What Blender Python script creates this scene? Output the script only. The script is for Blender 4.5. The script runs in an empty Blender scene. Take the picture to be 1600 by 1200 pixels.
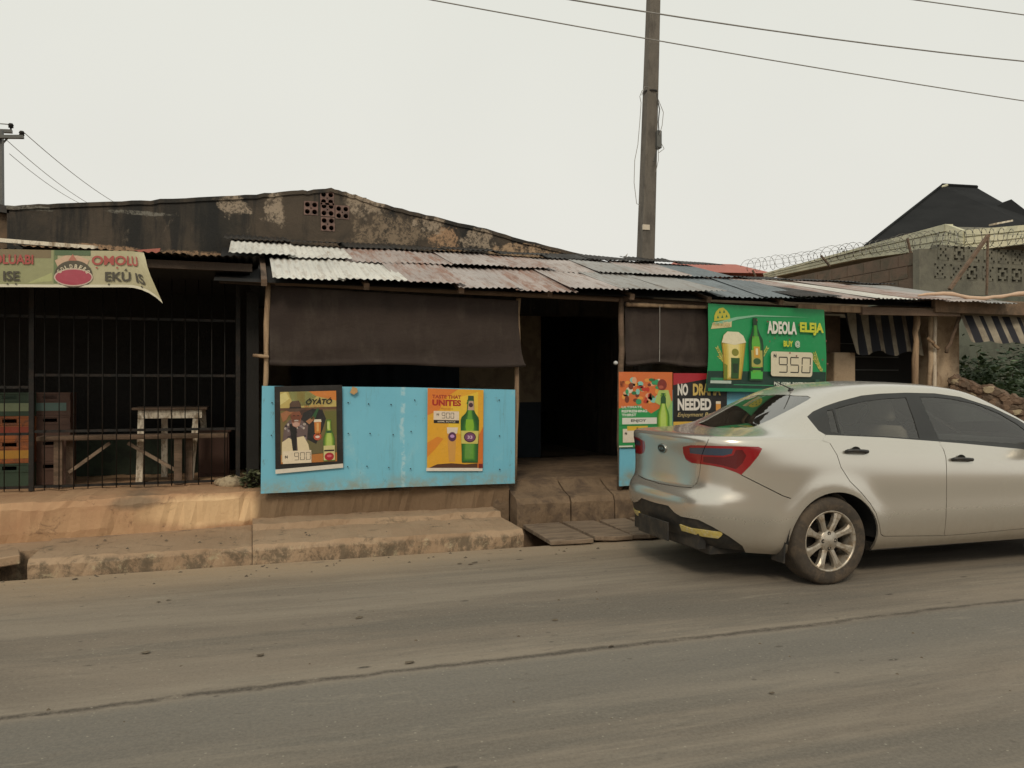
import bpy, bmesh, math, random
import numpy as np
from mathutils import Vector, Matrix, geometry
random.seed(7)
PI = math.pi
S = bpy.context.scene
COL = S.collection

# ------------------------------------------------------------------ camera, sky, sun, exposure
CAM_H = 1.4
cam = bpy.data.cameras.new('camera'); camo = bpy.data.objects.new('camera', cam); COL.objects.link(camo)
cam.sensor_width = 36; cam.lens = 28.125; cam.clip_end = 600
camo.location = (0, 0, CAM_H)
camo.rotation_euler = (math.radians(90.23), 0, math.radians(-18.0))
S.camera = camo
w = bpy.data.worlds.new('World'); S.world = w; w.use_nodes = True
nt = w.node_tree; nt.nodes.clear()
out = nt.nodes.new('ShaderNodeOutputWorld'); bg = nt.nodes.new('ShaderNodeBackground')
sky = nt.nodes.new('ShaderNodeTexSky'); sky.sky_type = 'NISHITA'; sky.sun_disc = False
SUN_EL, SUN_AZ = math.radians(38), math.radians(205)      # azimuth clockwise from +Y
sky.sun_elevation = SUN_EL; sky.sun_rotation = SUN_AZ
sky.dust_density = 6; sky.air_density = 1.5
# thick harmattan overcast: the blue sky only shows through a little of a cream coloured veil
tc = nt.nodes.new('ShaderNodeTexCoord'); sep = nt.nodes.new('ShaderNodeSeparateXYZ')
ramp = nt.nodes.new('ShaderNodeValToRGB'); mix = nt.nodes.new('ShaderNodeMix'); mix.data_type = 'RGBA'
nt.links.new(tc.outputs['Generated'], sep.inputs[0]); nt.links.new(sep.outputs['Z'], ramp.inputs[0])
e = ramp.color_ramp.elements
e[0].position = 0.0; e[0].color = (.83, .81, .752, 1)
e[1].position = 0.62; e[1].color = (.775, .78, .70, 1)
sc_ = nt.nodes.new('ShaderNodeVectorMath'); sc_.operation = 'SCALE'; sc_.inputs['Scale'].default_value = 10.0
hz = nt.nodes.new('ShaderNodeTexNoise'); hz.inputs['Scale'].default_value = 1.6; hz.inputs['Detail'].default_value = 4; nt.links.new(tc.outputs['Generated'], hz.inputs['Vector'])
hm = nt.nodes.new('ShaderNodeMapRange'); hm.inputs[1].default_value = .3; hm.inputs[2].default_value = .7; hm.inputs[3].default_value = .965; hm.inputs[4].default_value = 1.03; nt.links.new(hz.outputs['Fac'], hm.inputs[0])
hv = nt.nodes.new('ShaderNodeVectorMath'); hv.operation = 'SCALE'; nt.links.new(ramp.outputs[0], hv.inputs[0]); nt.links.new(hm.outputs[0], hv.inputs['Scale'])
nt.links.new(hv.outputs[0], sc_.inputs[0])
mix.inputs[0].default_value = .95
nt.links.new(sky.outputs[0], mix.inputs[6]); nt.links.new(sc_.outputs[0], mix.inputs[7])
nt.links.new(mix.outputs[2], bg.inputs[0]); bg.inputs[1].default_value = .1
nt.links.new(bg.outputs[0], out.inputs[0])
sl = bpy.data.lights.new('sun', 'SUN'); sl.energy = 1.35; sl.angle = math.radians(14); sl.color = (1, .86, .68)
so = bpy.data.objects.new('sun', sl); COL.objects.link(so)
d = Vector((math.sin(SUN_AZ)*math.cos(SUN_EL), math.cos(SUN_AZ)*math.cos(SUN_EL), math.sin(SUN_EL)))
so.rotation_euler = d.to_track_quat('Z', 'Y').to_euler(); so.location = (-6, -12, 14)
S.view_settings.view_transform = 'Standard'; S.view_settings.look = 'None'
S.view_settings.exposure = 0.0; S.view_settings.gamma = 1

# ------------------------------------------------------------------ helpers
_c, _s = math.cos(math.radians(72)), math.sin(math.radians(72))
def at(px, py, Y=None, Z=None, X=None):
    """survey point: where the sight line through a photograph pixel meets a plane of the place"""
    o = (px - 800)/1250; u = (605 - py)/1250
    dx, dy = _c + _s*o, _s - _c*o
    t = Y/dy if Y is not None else (X/dx if X is not None else (Z - CAM_H)/u)
    return Vector((dx*t, dy*t, CAM_H + u*t))

def lin(h):
    h = h.lstrip('#'); c = [int(h[i:i+2], 16)/255 for i in (0, 2, 4)]
    return [x/12.92 if x <= .04045 else ((x+.055)/1.055)**2.4 for x in c]

class MB:
    def __init__(s): s.v = []; s.f = []; s.m = []
    def add(s, v, f, m=0):
        n = len(s.v); s.v += [tuple(p) for p in v]; s.f += [tuple(i+n for i in q) for q in f]; s.m += [m]*len(f); return s
    def box(s, x0, y0, z0, x1, y1, z1, m=0):
        v = [(x, y, z) for z in (z0, z1) for y in (y0, y1) for x in (x0, x1)]
        return s.add(v, [(0,2,3,1), (4,5,7,6), (0,1,5,4), (2,6,7,3), (0,4,6,2), (1,3,7,5)], m)
    def bar(s, a, b, wd, th, up=(0,0,1), m=0):
        """square-section bar from a to b, width wd (sideways) and thickness th (along up)"""
        a, b = Vector(a), Vector(b); d = (b-a).normalized(); u = Vector(up)
        sd = d.cross(u)
        if sd.length < 1e-4: sd = d.cross(Vector((1,0,0)))
        sd.normalize(); u = sd.cross(d).normalized()
        v = [p + sd*(i*wd/2) + u*(j*th/2) for p in (a, b) for (i, j) in ((-1,-1), (1,-1), (1,1), (-1,1))]
        return s.add(v, [(3,2,1,0), (4,5,6,7), (0,1,5,4), (1,2,6,5), (2,3,7,6), (3,0,4,7)], m)
    def tube(s, pts, r, seg=8, m=0, cap=True):
        pts = [Vector(p) for p in pts]; n = len(pts)
        rr = r if isinstance(r, (list, tuple)) else [r]*n
        v = []; f = []; pu = None
        for i, p in enumerate(pts):
            d = (pts[min(i+1, n-1)] - pts[max(i-1, 0)]).normalized()
            if pu is None: pu = d.orthogonal().normalized()
            u = (pu - d*pu.dot(d)).normalized(); pu = u; w2 = d.cross(u)
            for k in range(seg):
                a = 2*PI*k/seg; v.append(p + (u*math.cos(a) + w2*math.sin(a))*rr[i])
        for i in range(n-1):
            for k in range(seg):
                f.append((i*seg+k, i*seg+(k+1)%seg, (i+1)*seg+(k+1)%seg, (i+1)*seg+k))
        if cap: f.append(tuple(range(seg))[::-1]); f.append(tuple((n-1)*seg+k for k in range(seg)))
        return s.add(v, f, m)
    def grid(s, fn, nu, nv, m=0):
        v = [fn(i/nu, j/nv) for j in range(nv+1) for i in range(nu+1)]
        f = [(j*(nu+1)+i, j*(nu+1)+i+1, (j+1)*(nu+1)+i+1, (j+1)*(nu+1)+i) for j in range(nv) for i in range(nu)]
        return s.add(v, f, m)
    def lathe(s, prof, o, axis='Y', seg=40, m=0):
        """profile [(r, h)] turned round an axis through o"""
        v = []; f = []; n = len(prof)
        for k in range(seg):
            a = 2*PI*k/seg; c, si = math.cos(a), math.sin(a)
            for r, h in prof:
                v.append((o[0]+r*c, o[1]+h, o[2]+r*si) if axis == 'Y' else (o[0]+r*c, o[1]+r*si, o[2]+h))
        for k in range(seg):
            for i in range(n-1):
                f.append((k*n+i, k*n+i+1, ((k+1)%seg)*n+i+1, ((k+1)%seg)*n+i))
        return s.add(v, f, m)
    def prism(s, pts, fn, t0, t1, m=0):
        """2-D outline extruded: fn(x, y, t) gives the point"""
        n = len(pts)
        v = [fn(x, y, t0) for x, y in pts] + [fn(x, y, t1) for x, y in pts]
        f = [tuple(range(n)), tuple(range(2*n-1, n-1, -1))] + [(i, i+n, (i+1)%n+n, (i+1)%n) for i in range(n)]
        return s.add(v, f, m)
    def build(s, name, mat, parent=None, base=None, smooth=False, bevel=0, sub=0):
        o0 = org(parent) if parent else Vector(base or (0, 0, 0))
        me = bpy.data.meshes.new(name); me.from_pydata([tuple(Vector(p)-o0) for p in s.v], [], s.f)
        mats = mat if isinstance(mat, list) else [mat]
        for mm in mats: me.materials.append(M(mm))
        if len(mats) > 1: me.polygons.foreach_set('material_index', s.m)
        bm = bmesh.new(); bm.from_mesh(me)
        bmesh.ops.recalc_face_normals(bm, faces=bm.faces)
        if bevel:
            bmesh.ops.bevel(bm, geom=[e for e in bm.edges if len(e.link_faces) == 2 and e.calc_face_angle(0) > .6],
                            offset=bevel, segments=1, affect='EDGES', clamp_overlap=True)
        bm.to_mesh(me); bm.free()
        if smooth: me.polygons.foreach_set('use_smooth', [True]*len(me.polygons))
        me.update()
        o = bpy.data.objects.new(name, me); COL.objects.link(o)
        if parent: o.parent = parent
        else: o.location = o0
        return o

def org(o):
    p = Vector((0, 0, 0))
    while o: p = p + o.location; o = o.parent
    return p
def tag(o, label=None, cat=None, group=None, kind=None):
    for k, x in (('label', label), ('category', cat), ('group', group), ('kind', kind)):
        if x: o[k] = x
    return o
def thing(name, loc, label, cat, group=None):
    o = bpy.data.objects.new(name, None); COL.objects.link(o); o.location = loc; o.empty_display_size = .2
    return tag(o, label, cat, group)
def struct(o): o['kind'] = 'structure'; return o
def stuff(o): o['kind'] = 'stuff'; return o
def copy_tree(o, parent=None, off=(0, 0, 0)):
    c = o.copy(); COL.objects.link(c); c.parent = parent
    if parent is None: c.location = o.location + Vector(off)
    for ch in [q for q in list(bpy.data.objects) if q.parent == o]: copy_tree(ch, c)
    return c
def inst(o, off):
    """a second piece like o under the same parent, sharing its mesh"""
    c = o.copy(); COL.objects.link(c); c.location = o.location + Vector(off); return c

def densify(poly, step):
    """2-D polygon -> evenly triangulated (verts, faces)"""
    pts = []; n = len(poly)
    for i in range(n):
        a, b = poly[i], poly[(i+1) % n]; k = max(1, int(math.hypot(a[0]-b[0], a[1]-b[1])/step))
        pts += [(a[0]+(b[0]-a[0])*t/k, a[1]+(b[1]-a[1])*t/k) for t in range(k)]
    m = len(pts); xs = [p[0] for p in pts]; ys = [p[1] for p in pts]
    inner = []
    x = min(xs)+step*.5
    while x < max(xs):
        y = min(ys)+step*.5
        while y < max(ys): inner.append((x+step*.05, y)); y += step
        x += step
    r = geometry.delaunay_2d_cdt([Vector(p) for p in pts+inner], [], [list(range(m))], 1, 1e-6)
    return [tuple(v) for v in r[0]], [tuple(f) for f in r[2]]

_tx = {}
def text_geo(s, bold=.0):
    k = (s, bold)
    if k not in _tx:
        cu = bpy.data.curves.new('lettering', 'FONT'); cu.body = s; cu.size = 1; cu.offset = bold; cu.resolution_u = 3
        cu.dimensions = '2D'; cu.fill_mode = 'BOTH' if False else cu.fill_mode
        o = bpy.data.objects.new('lettering', cu); COL.objects.link(o)
        dg = bpy.context.evaluated_depsgraph_get(); me = bpy.data.meshes.new_from_object(o.evaluated_get(dg))
        vs = [(v.co.x, v.co.y) for v in me.vertices]; fs = [tuple(p.vertices) for p in me.polygons]
        bpy.data.objects.remove(o); bpy.data.curves.remove(cu); bpy.data.meshes.remove(me)
        x0 = min(v[0] for v in vs); x1 = max(v[0] for v in vs); y0 = min(v[1] for v in vs); y1 = max(v[1] for v in vs)
        _tx[k] = ([((v[0]-x0)/(x1-x0), (v[1]-y0)/(y1-y0)) for v in vs], fs)
    return _tx[k]

class Flat:
    """flat print: coloured shapes on one sheet of paper, board or vinyl (metres, x right, y up)"""
    def __init__(s, step=None): s.it = []; s.L = 0; s.step = step
    def up(s): s.L += 1; return s
    def poly(s, pts, col):
        if s.step and max(max(p[0] for p in pts)-min(p[0] for p in pts), max(p[1] for p in pts)-min(p[1] for p in pts)) > s.step: v, f = densify(pts, s.step)
        else: v, f = list(pts), [tuple(range(len(pts)))]
        s.it.append((v, f, col, s.L)); return s
    def rect(s, x0, y0, x1, y1, col): return s.poly([(x0,y0), (x1,y0), (x1,y1), (x0,y1)], col)
    def ell(s, cx, cy, rx, ry, col, n=28, a0=0, a1=2*PI):
        return s.poly([(cx+rx*math.cos(a0+(a1-a0)*k/n), cy+ry*math.sin(a0+(a1-a0)*k/n)) for k in range(n)], col)
    def text(s, t, x0, y0, x1, y1, col, bold=.02, shear=0):
        v, f = text_geo(t, bold)
        s.it.append(([(x0+(x1-x0)*p[0]+shear*p[1]*(y1-y0), y0+(y1-y0)*p[1]) for p in v], f, col, s.L)); return s
    def build(s, name, origin, ud=(1,0,0), vd=(0,0,1), parent=None, fn=None, gap=.0004, label=None, cat=None, group=None, th=.0):
        ud, vl_, vd = Vector(ud).normalized(), vd[2], Vector(vd).normalized()*vd[2]; nd = ud.cross(vd).normalized(); o0 = Vector(origin)
        mats = []; mb = MB()
        for v, f, col, L in s.it:
            if col not in mats: mats.append(col)
            pts = []
            for x, y in v:
                b = fn(x, y) if fn else (0, 0, 0)     # (along u, along v, outwards)
                pts.append(o0 + ud*(x+b[0]) + vd*(y+b[1]) + nd*(b[2] + gap*L + th))
            mb.add(pts, f, mats.index(col))
        me = bpy.data.meshes.new(name); b0 = org(parent) if parent else o0
        me.from_pydata([tuple(Vector(p)-b0) for p in mb.v], [], mb.f)
        for c in mats: me.materials.append(M(c))
        me.polygons.foreach_set('material_index', mb.m); me.update()
        o = bpy.data.objects.new(name, me); COL.objects.link(o)
        if parent: o.parent = parent
        else: o.location = o0
        return tag(o, label, cat, group)

# ------------------------------------------------------------------ materials
_m = {}
class NG:
    """tiny node-graph writer"""
    def __init__(s, name):
        s.mat = bpy.data.materials.new(name); s.mat.use_nodes = True; s.t = s.mat.node_tree; s.t.nodes.clear()
        s.o = s.t.nodes.new('ShaderNodeOutputMaterial'); s.b = s.t.nodes.new('ShaderNodeBsdfPrincipled')
        s.t.links.new(s.b.outputs[0], s.o.inputs[0])
        s.pos = s.t.nodes.new('ShaderNodeNewGeometry').outputs['Position']
    def n(s, t): return s.t.nodes.new(t)
    def put(s, x, sock):
        if hasattr(x, 'is_linked') or hasattr(x, 'links'): s.t.links.new(x, sock)
        else:
            if isinstance(x, (list, tuple)) and len(x) == 3 and len(sock.default_value) == 4: x = (*x, 1)
            sock.default_value = x
    def map(s, scale=(1,1,1), loc=(0,0,0), src=None):
        m = s.n('ShaderNodeMapping'); m.inputs['Scale'].default_value = scale; m.inputs['Location'].default_value = loc
        s.t.links.new(src or s.pos, m.inputs[0]); return m.outputs[0]
    def noise(s, scale=1, detail=6, rough=.6, stretch=None, dist=0, loc=(0,0,0)):
        x = s.n('ShaderNodeTexNoise'); x.inputs['Scale'].default_value = scale; x.inputs['Detail'].default_value = detail
        x.inputs['Roughness'].default_value = rough; x.inputs['Distortion'].default_value = dist
        s.t.links.new(s.map(stretch or (1,1,1), loc), x.inputs['Vector']); return x.outputs['Fac']
    def vor(s, scale=1, feature='F1', stretch=None):
        x = s.n('ShaderNodeTexVoronoi'); x.feature = feature; x.inputs['Scale'].default_value = scale
        s.t.links.new(s.map(stretch or (1,1,1)), x.inputs['Vector']); return x.outputs['Distance']
    def step(s, x, a, b, lo=0., hi=1.):
        m = s.n('ShaderNodeMapRange'); m.interpolation_type = 'SMOOTHSTEP'
        s.put(x, m.inputs[0]); m.inputs[1].default_value = a; m.inputs[2].default_value = b
        m.inputs[3].default_value = lo; m.inputs[4].default_value = hi; return m.outputs[0]
    def math(s, op, a, b=0.):
        m = s.n('ShaderNodeMath'); m.operation = op; s.put(a, m.inputs[0]); s.put(b, m.inputs[1]); return m.outputs[0]
    def mix(s, f, a, b):
        m = s.n('ShaderNodeMix'); m.data_type = 'RGBA'; s.put(f, m.inputs[0]); s.put(a, m.inputs[6]); s.put(b, m.inputs[7]); return m.outputs[2]
    def xyz(s):
        x = s.n('ShaderNodeSeparateXYZ'); s.t.links.new(s.pos, x.inputs[0]); return x.outputs
    def bump(s, h, strength=.3, dist=.01):
        b = s.n('ShaderNodeBump'); b.inputs['Strength'].default_value = strength; b.inputs['Distance'].default_value = dist
        s.t.links.new(h, b.inputs['Height']); s.t.links.new(b.outputs[0], s.b.inputs['Normal'])
    def blob(s, x, z, rx, rz, soft=.35, amt=.9, scale=4):
        """1 inside a ragged ellipse on a wall (world X and Z)"""
        X = s.xyz(); a = s.math('DIVIDE', s.math('SUBTRACT', X[0], x), rx); b = s.math('DIVIDE', s.math('SUBTRACT', X[2], z), rz)
        r = s.math('SQRT', s.math('ADD', s.math('MULTIPLY', a, a), s.math('MULTIPLY', b, b)))
        r = s.math('ADD', r, s.math('MULTIPLY', s.math('SUBTRACT', s.noise(scale, 8, .7, loc=(x, 0, z)), .5), amt*2))
        return s.step(r, 1-soft, 1+soft*.3, 1, 0)
    def set(s, col=None, rough=.8, metal=0, **kw):
        if col is not None: s.put(col, s.b.inputs['Base Color'])
        s.put(rough, s.b.inputs['Roughness']); s.put(metal, s.b.inputs['Metallic'])
        for k, v in kw.items(): s.put(v, s.b.inputs[k.replace('_', ' ')])
        return s.mat

def worn(name, c1, c2, c3=None, s1=2.0, rough=.85, bump=.25, stretch=None, spots=None, metal=0, thr=(.45,.62), bs=40):
    g = NG(name)
    col = g.mix(g.step(g.noise(s1, 8, .65, stretch, .3), .35, .68), c1, c2)
    if c3: col = g.mix(g.step(g.noise(s1*2.3, 9, .7, stretch, .5, (3,7,1)), *thr), col, c3)
    col = g.mix(g.step(g.noise(60, 3, .7), .3, .8, 0, .35), col, [x*.6 for x in c1])
    col = g.mix(g.step(g.noise(s1*5, 7, .8, stretch, .3, (8,1,5)), .55, .72, 0, .4), col, [x*.55 for x in c1])
    if spots: col = g.mix(g.step(g.noise(7, 6, .6, loc=(9,2,4)), .63, .70), col, spots)
    g.bump(g.math('ADD', g.noise(bs, 6, .7), g.math('MULTIPLY', g.noise(6, 4), 1.5)), bump, .02)
    return g.set(col, rough, metal)

def _gable():
    g = NG('blackened_plaster')
    X = g.xyz()
    col = g.mix(g.step(g.noise(1.3, 8, .7, (1,1,.5), .6), .35, .65), (.028,.026,.022), (.080,.062,.045))
    col = g.mix(g.step(g.noise(2.6, 8, .65, (1.6,1,.22), .2, (4,0,0)), .46, .60, 0, .8), col, (.014,.015,.015))
    col = g.mix(g.step(g.noise(3.2, 9, .75, (1,1,.6), .4, (0,3,8)), .60, .68, 0, .65), col, (.16,.13,.095))
    warm = (.40,.255,.15); pale = (.36,.29,.215)
    for (x, z, rx, rz, am, c, sf) in ((-.55,2.86,.75,.10,.35,warm,.3), (-1.75,2.93,.6,.05,.5,warm,.4), (-.2,3.50,.16,.14,.9,pale,.4), (.25,3.48,.12,.2,1.0,pale,.5),
            (1.62,3.28,.42,.26,.9,(.25,.19,.13),.6), (1.28,3.62,.22,.16,.8,pale,.5), (2.30,3.22,.20,.22,1.0,warm,.4), (2.15,3.42,.22,.1,1.0,pale,.4),
            (2.75,3.25,.22,.14,1.0,pale,.4), (3.35,3.12,.45,.13,.6,(.46,.32,.2),.3), (-1.2,3.35,.35,.03,.6,(.2,.19,.16),.4), (-2.3,3.33,.25,.035,.5,(.2,.19,.16),.4), (1.0,2.95,.4,.22,.8,(.14,.10,.07),.6)):
        col = g.mix(g.math('MULTIPLY', g.blob(x, z, rx, rz, sf*.6, am*1.7, 6.5), g.step(g.noise(13, 9, .85, loc=(x,1,1)), .43, .53, .05, .85)), col, c)
    g.bump(g.noise(22, 8, .75), .5, .03)
    return g.set(col, .92)

def _road():
    g = NG('dusty_asphalt'); X = g.xyz()
    j = g.math('ADD', X[1], g.math('MULTIPLY', g.math('SUBTRACT', g.noise(.9, 6, .7, (.6,.05,1)), .5), .16))
    j = g.math('SUBTRACT', j, g.math('MULTIPLY', X[0], .014))
    col = g.mix(g.step(g.noise(.7, 8, .65, (.35,1,1), .4), .40, .60), (.145,.122,.096), (.205,.170,.131))
    # long wheel-polished and dusty streaks that run with the traffic
    col = g.mix(g.step(g.noise(1.5, 7, .7, (.07,.8,1), .15), .44, .58, 0, .75), col, (.255,.217,.168))
    col = g.mix(g.step(g.noise(2.2, 7, .72, (.06,.7,1), .15, (5,3,0)), .48, .64, 0, .8), col, (.110,.099,.082))
    band = g.math('MULTIPLY', g.step(j, 2.9, 3.6), g.step(j, 3.80, 3.92, 1, 0))
    col = g.mix(g.math('MULTIPLY', band, .7), col, (.130,.126,.112))
    # uneven tar joint, breaking up along its length
    jj = g.math('ADD', j, g.math('MULTIPLY', g.math('SUBTRACT', g.noise(6, 8, .8, (.5,.2,1)), .5), .07))
    jd = g.math('ABSOLUTE', g.math('SUBTRACT', jj, 3.91))
    wd = g.math('MULTIPLY', g.noise(1.3, 6, .75, (.8,.1,1), loc=(4,0,0)), .075)
    jw = g.math('MULTIPLY', g.step(g.math('SUBTRACT', jd, wd), -.035, .006, 1, 0), g.step(g.noise(8, 7, .8, (.6,1,1)), .34, .52, .15, 1))
    col = g.mix(g.math('MULTIPLY', jw, .88), col, (.036,.028,.022))
    # sand washed out along the kerb
    sand = g.step(g.math('ADD', X[1], g.math('MULTIPLY', g.noise(1.2, 8, .7, (.4,1,1)), .9)), 6.0, 7.2)
    col = g.mix(g.math('MULTIPLY', sand, g.step(X[0], -1.0, 4.0, .95, .5)), col, (.37,.27,.17))
    # oil, ground-in litter, patched chips
    col = g.mix(g.step(g.noise(9, 7, .8, (.4,1.3,1), .3), .60, .70, 0, .65), col, (.080,.068,.052))
    col = g.mix(g.step(g.noise(4.2, 8, .8, (.30,1.3,1), .2, (1,4,0)), .57, .68, 0, .55), col, (.098,.084,.066))
    col = g.mix(g.step(g.noise(3.5, 8, .8, (.30,1.2,1), .2, (6,4,0)), .56, .70, 0, .5), col, (.30,.265,.21))
    sp = g.step(g.vor(3.2, stretch=(.5,1.2,1)), .03, .075, 1, 0)
    col = g.mix(g.math('MULTIPLY', sp, .9), col, (.035,.028,.022))
    sp = g.step(g.vor(9, stretch=(.7,1,1)), .05, .13, 1, 0)
    col = g.mix(g.math('MULTIPLY', sp, g.step(g.noise(1.7, 4), .48, .6, 0, .75)), col, (.05,.042,.034))
    col = g.mix(g.step(g.noise(55, 5, .8), .40, .62, 0, .28), col, (.28,.245,.195))
    col = g.mix(g.step(g.noise(48, 5, .8, loc=(2,5,0)), .54, .68, 0, .38), col, (.075,.064,.050))
    col = g.mix(g.step(g.vor(17), .05, .11, .7, 0), col, (.34,.31,.25))
    g.bump(g.math('ADD', g.noise(90, 6, .85), g.math('MULTIPLY', g.noise(9, 5, .6), 3)), .32, .010)
    return g.set(col, g.step(g.noise(2, 5), .3, .7, .78, .92))

def _zinc(name, base, rust, amount, sh=.35):
    g = NG(name)
    col = g.mix(g.step(g.noise(1.6, 6, .6, (1,.5,1)), .3, .7), base, [c*.78 for c in base])
    col = g.mix(g.step(g.noise(3.0, 8, .72, (3.2,.6,.6), .5, (1,8,3)), .66-amount*.4, .80-amount*.35), col, rust)
    col = g.mix(g.step(g.noise(9, 6, .7, (1,.35,1), .2, (5,1,9)), .62, .74, 0, .7), col, [c*.45 for c in rust])
    col = g.mix(g.step(g.noise(10, 4, .6, (2.2,.10,1), .1, (2,2,2)), .50, .64, 0, .35+amount*.4), col, [c*.7 for c in rust])
    col = g.mix(g.step(g.noise(45, 3, .6), .62, .75, 0, .35), col, (.06,.045,.035))
    g.bump(g.noise(30, 5), .15, .01)
    return g.set(col, g.step(g.noise(4, 5), .3, .7, .5, .75), sh)

def _paint():
    g = NG('silver_paint'); X = g.xyz()
    col = g.mix(g.step(g.noise(.9, 6, .6), .3, .75, 0, .25), (.63,.60,.535), (.55,.515,.445))
    # road dust on the lower panels and a rust coloured bloom by the front wing
    dust = g.math('MULTIPLY', g.step(X[2], .62, .22), g.step(g.noise(3, 7, .7), .25, .7, .35, 1))
    col = g.mix(g.math('MULTIPLY', dust, .55), col, (.33,.25,.165))
    m = g.set(col, g.step(dust, 0, 1, .235, .6), .72)
    g.b.inputs['Coat Weight'].default_value = .4; g.b.inputs['Coat Roughness'].default_value = .09
    g.bump(g.noise(220, 3, .7), .02, .002)
    return m

def _glass(name, tint, fac=.55, rough=.02, tr=.35):
    m = bpy.data.materials.new(name); m.use_nodes = True; t = m.node_tree; t.nodes.clear()
    o = t.nodes.new('ShaderNodeOutputMaterial'); a = t.nodes.new('ShaderNodeBsdfTransparent'); b = t.nodes.new('ShaderNodeBsdfGlossy')
    dd = t.nodes.new('ShaderNodeBsdfDiffuse'); dd.inputs[0].default_value = (.2,.17,.13,1)
    m2 = t.nodes.new('ShaderNodeMixShader'); m2.inputs[0].default_value = .06
    fr = t.nodes.new('ShaderNodeFresnel'); fr.inputs[0].default_value = 1.55
    ma = t.nodes.new('ShaderNodeMath'); ma.operation = 'MULTIPLY_ADD'; ma.inputs[1].default_value = 1.0; ma.inputs[2].default_value = fac
    t.links.new(fr.outputs[0], ma.inputs[0])
    mx = t.nodes.new('ShaderNodeMixShader'); a.inputs[0].default_value = (*[c*tr for c in tint], 1)
    b.inputs[0].default_value = (.9,.9,.88,1); b.inputs['Roughness'].default_value = rough
    t.links.new(ma.outputs[0], mx.inputs[0]); t.links.new(a.outputs[0], mx.inputs[1]); t.links.new(b.outputs[0], mx.inputs[2])
    t.links.new(mx.outputs[0], m2.inputs[1]); t.links.new(dd.outputs[0], m2.inputs[2]); t.links.new(m2.outputs[0], o.inputs[0])
    return m

def _leaf(name, c1, c2):
    g = NG(name)
    col = g.mix(g.step(g.noise(5, 5), .35, .65), c1, c2)
    m = g.set(col, .6); g.b.inputs['Subsurface Weight'].default_value = 0
    return m

def _stripes():
    g = NG('striped_cloth'); X = g.xyz()
    w_ = g.math('ADD', X[0], g.math('MULTIPLY', g.noise(2, 3), .03))
    f = g.math('FRACT', g.math('MULTIPLY', w_, 1/.20))
    s_ = g.math('MULTIPLY', g.step(f, .0, .03), g.step(f, .50, .53, 1, 0))
    col = g.mix(s_, (.015,.016,.022), g.mix(g.step(g.noise(3, 7, .7), .35, .65), (.30,.265,.20), (.12,.095,.07)))  # stripe colours lowered for the shade under the shop roof
    return g.set(col, .9)

def _tarp():
    g = NG('brown_tarpaulin')
    col = g.mix(g.step(g.noise(.8, 7, .6), .35, .7), (.040,.030,.026), (.052,.040,.034))
    col = g.mix(g.step(g.noise(3.5, 8, .7, (1,1,.4)), .46, .70, 0, .6), col, (.078,.064,.052))
    col = g.mix(g.step(g.noise(1.8, 8, .7, (1,1,.3), .3, (4,4,4)), .52, .70, 0, .5), col, (.026,.020,.018))
    g.bump(g.math('ADD', g.noise(160, 2), g.math('MULTIPLY', g.noise(2.5, 5, .6, (1,1,2)), 12)), .35, .006)
    return g.set(col, .9, Specular_IOR_Level=.2)

def _blue():
    g = NG('sky_blue_board_paint')
    col = g.mix(g.step(g.noise(1.0, 6, .6), .3, .75), (.145,.435,.575), (.18,.495,.63))
    col = g.mix(g.step(g.noise(1.6, 9, .75, (1,1,.6), .6, (2,0,5)), .56, .70, 0, .5), col, (.34,.56,.61))
    col = g.mix(g.step(g.noise(3.0, 8, .75, (2.5,1,.25), .2, (7,7,7)), .54, .70, 0, .45), col, (.12,.27,.31))
    X = g.xyz()
    drip = g.math('MULTIPLY', g.step(g.math('ABSOLUTE', g.math('SUBTRACT', g.math('ADD', X[0], g.math('MULTIPLY', g.noise(5, 6, .7, (.1,.1,1)), .09)), 1.405)), .006, .03, 1, 0), g.step(g.noise(8, 6, .7), .42, .52))
    col = g.mix(g.math('MULTIPLY', drip, .5), col, (.50,.66,.68))
    col = g.mix(g.math('MULTIPLY', g.step(X[2], .62, .46), g.step(g.noise(6, 7, .7), .35, .65)), col, (.25,.30,.26))
    col = g.mix(g.step(g.noise(18, 5, .7, (1,1,.5)), .62, .72, 0, .6), col, (.12,.20,.21))
    g.bump(g.noise(40, 5), .12, .004)
    return g.set(col, .5)

def _plinth():
    g = NG('orange_mud_plaster'); X = g.xyz()
    col = g.mix(g.step(g.noise(1.1, 8, .7, None, .4), .3, .7), (.41,.235,.13), (.52,.335,.19))
    col = g.mix(g.blob(-.35, .30, .62, .15, .4, .4, 4), col, (.72,.50,.285))
    col = g.mix(g.math('MULTIPLY', g.blob(-.95, .41, .22, .07, .6, .7, 5), .8), col, (.20,.15,.10))
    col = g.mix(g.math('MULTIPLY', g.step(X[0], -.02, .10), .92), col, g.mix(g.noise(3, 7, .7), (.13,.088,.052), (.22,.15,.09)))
    col = g.mix(g.step(g.noise(4.5, 9, .8, None, .6, (3,3,3)), .56, .66, 0, .75), col, (.19,.115,.068))
    col = g.mix(g.step(g.noise(13, 6, .8, loc=(8,0,0)), .68, .74, 0, .85), col, (.06,.04,.026))
    g.bump(g.math('ADD', g.math('ADD', g.noise(18, 9, .8), g.math('MULTIPLY', g.noise(3.5, 8, .7), 1)), 0.0), .45, .03)
    return g.set(col, .95)

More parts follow.
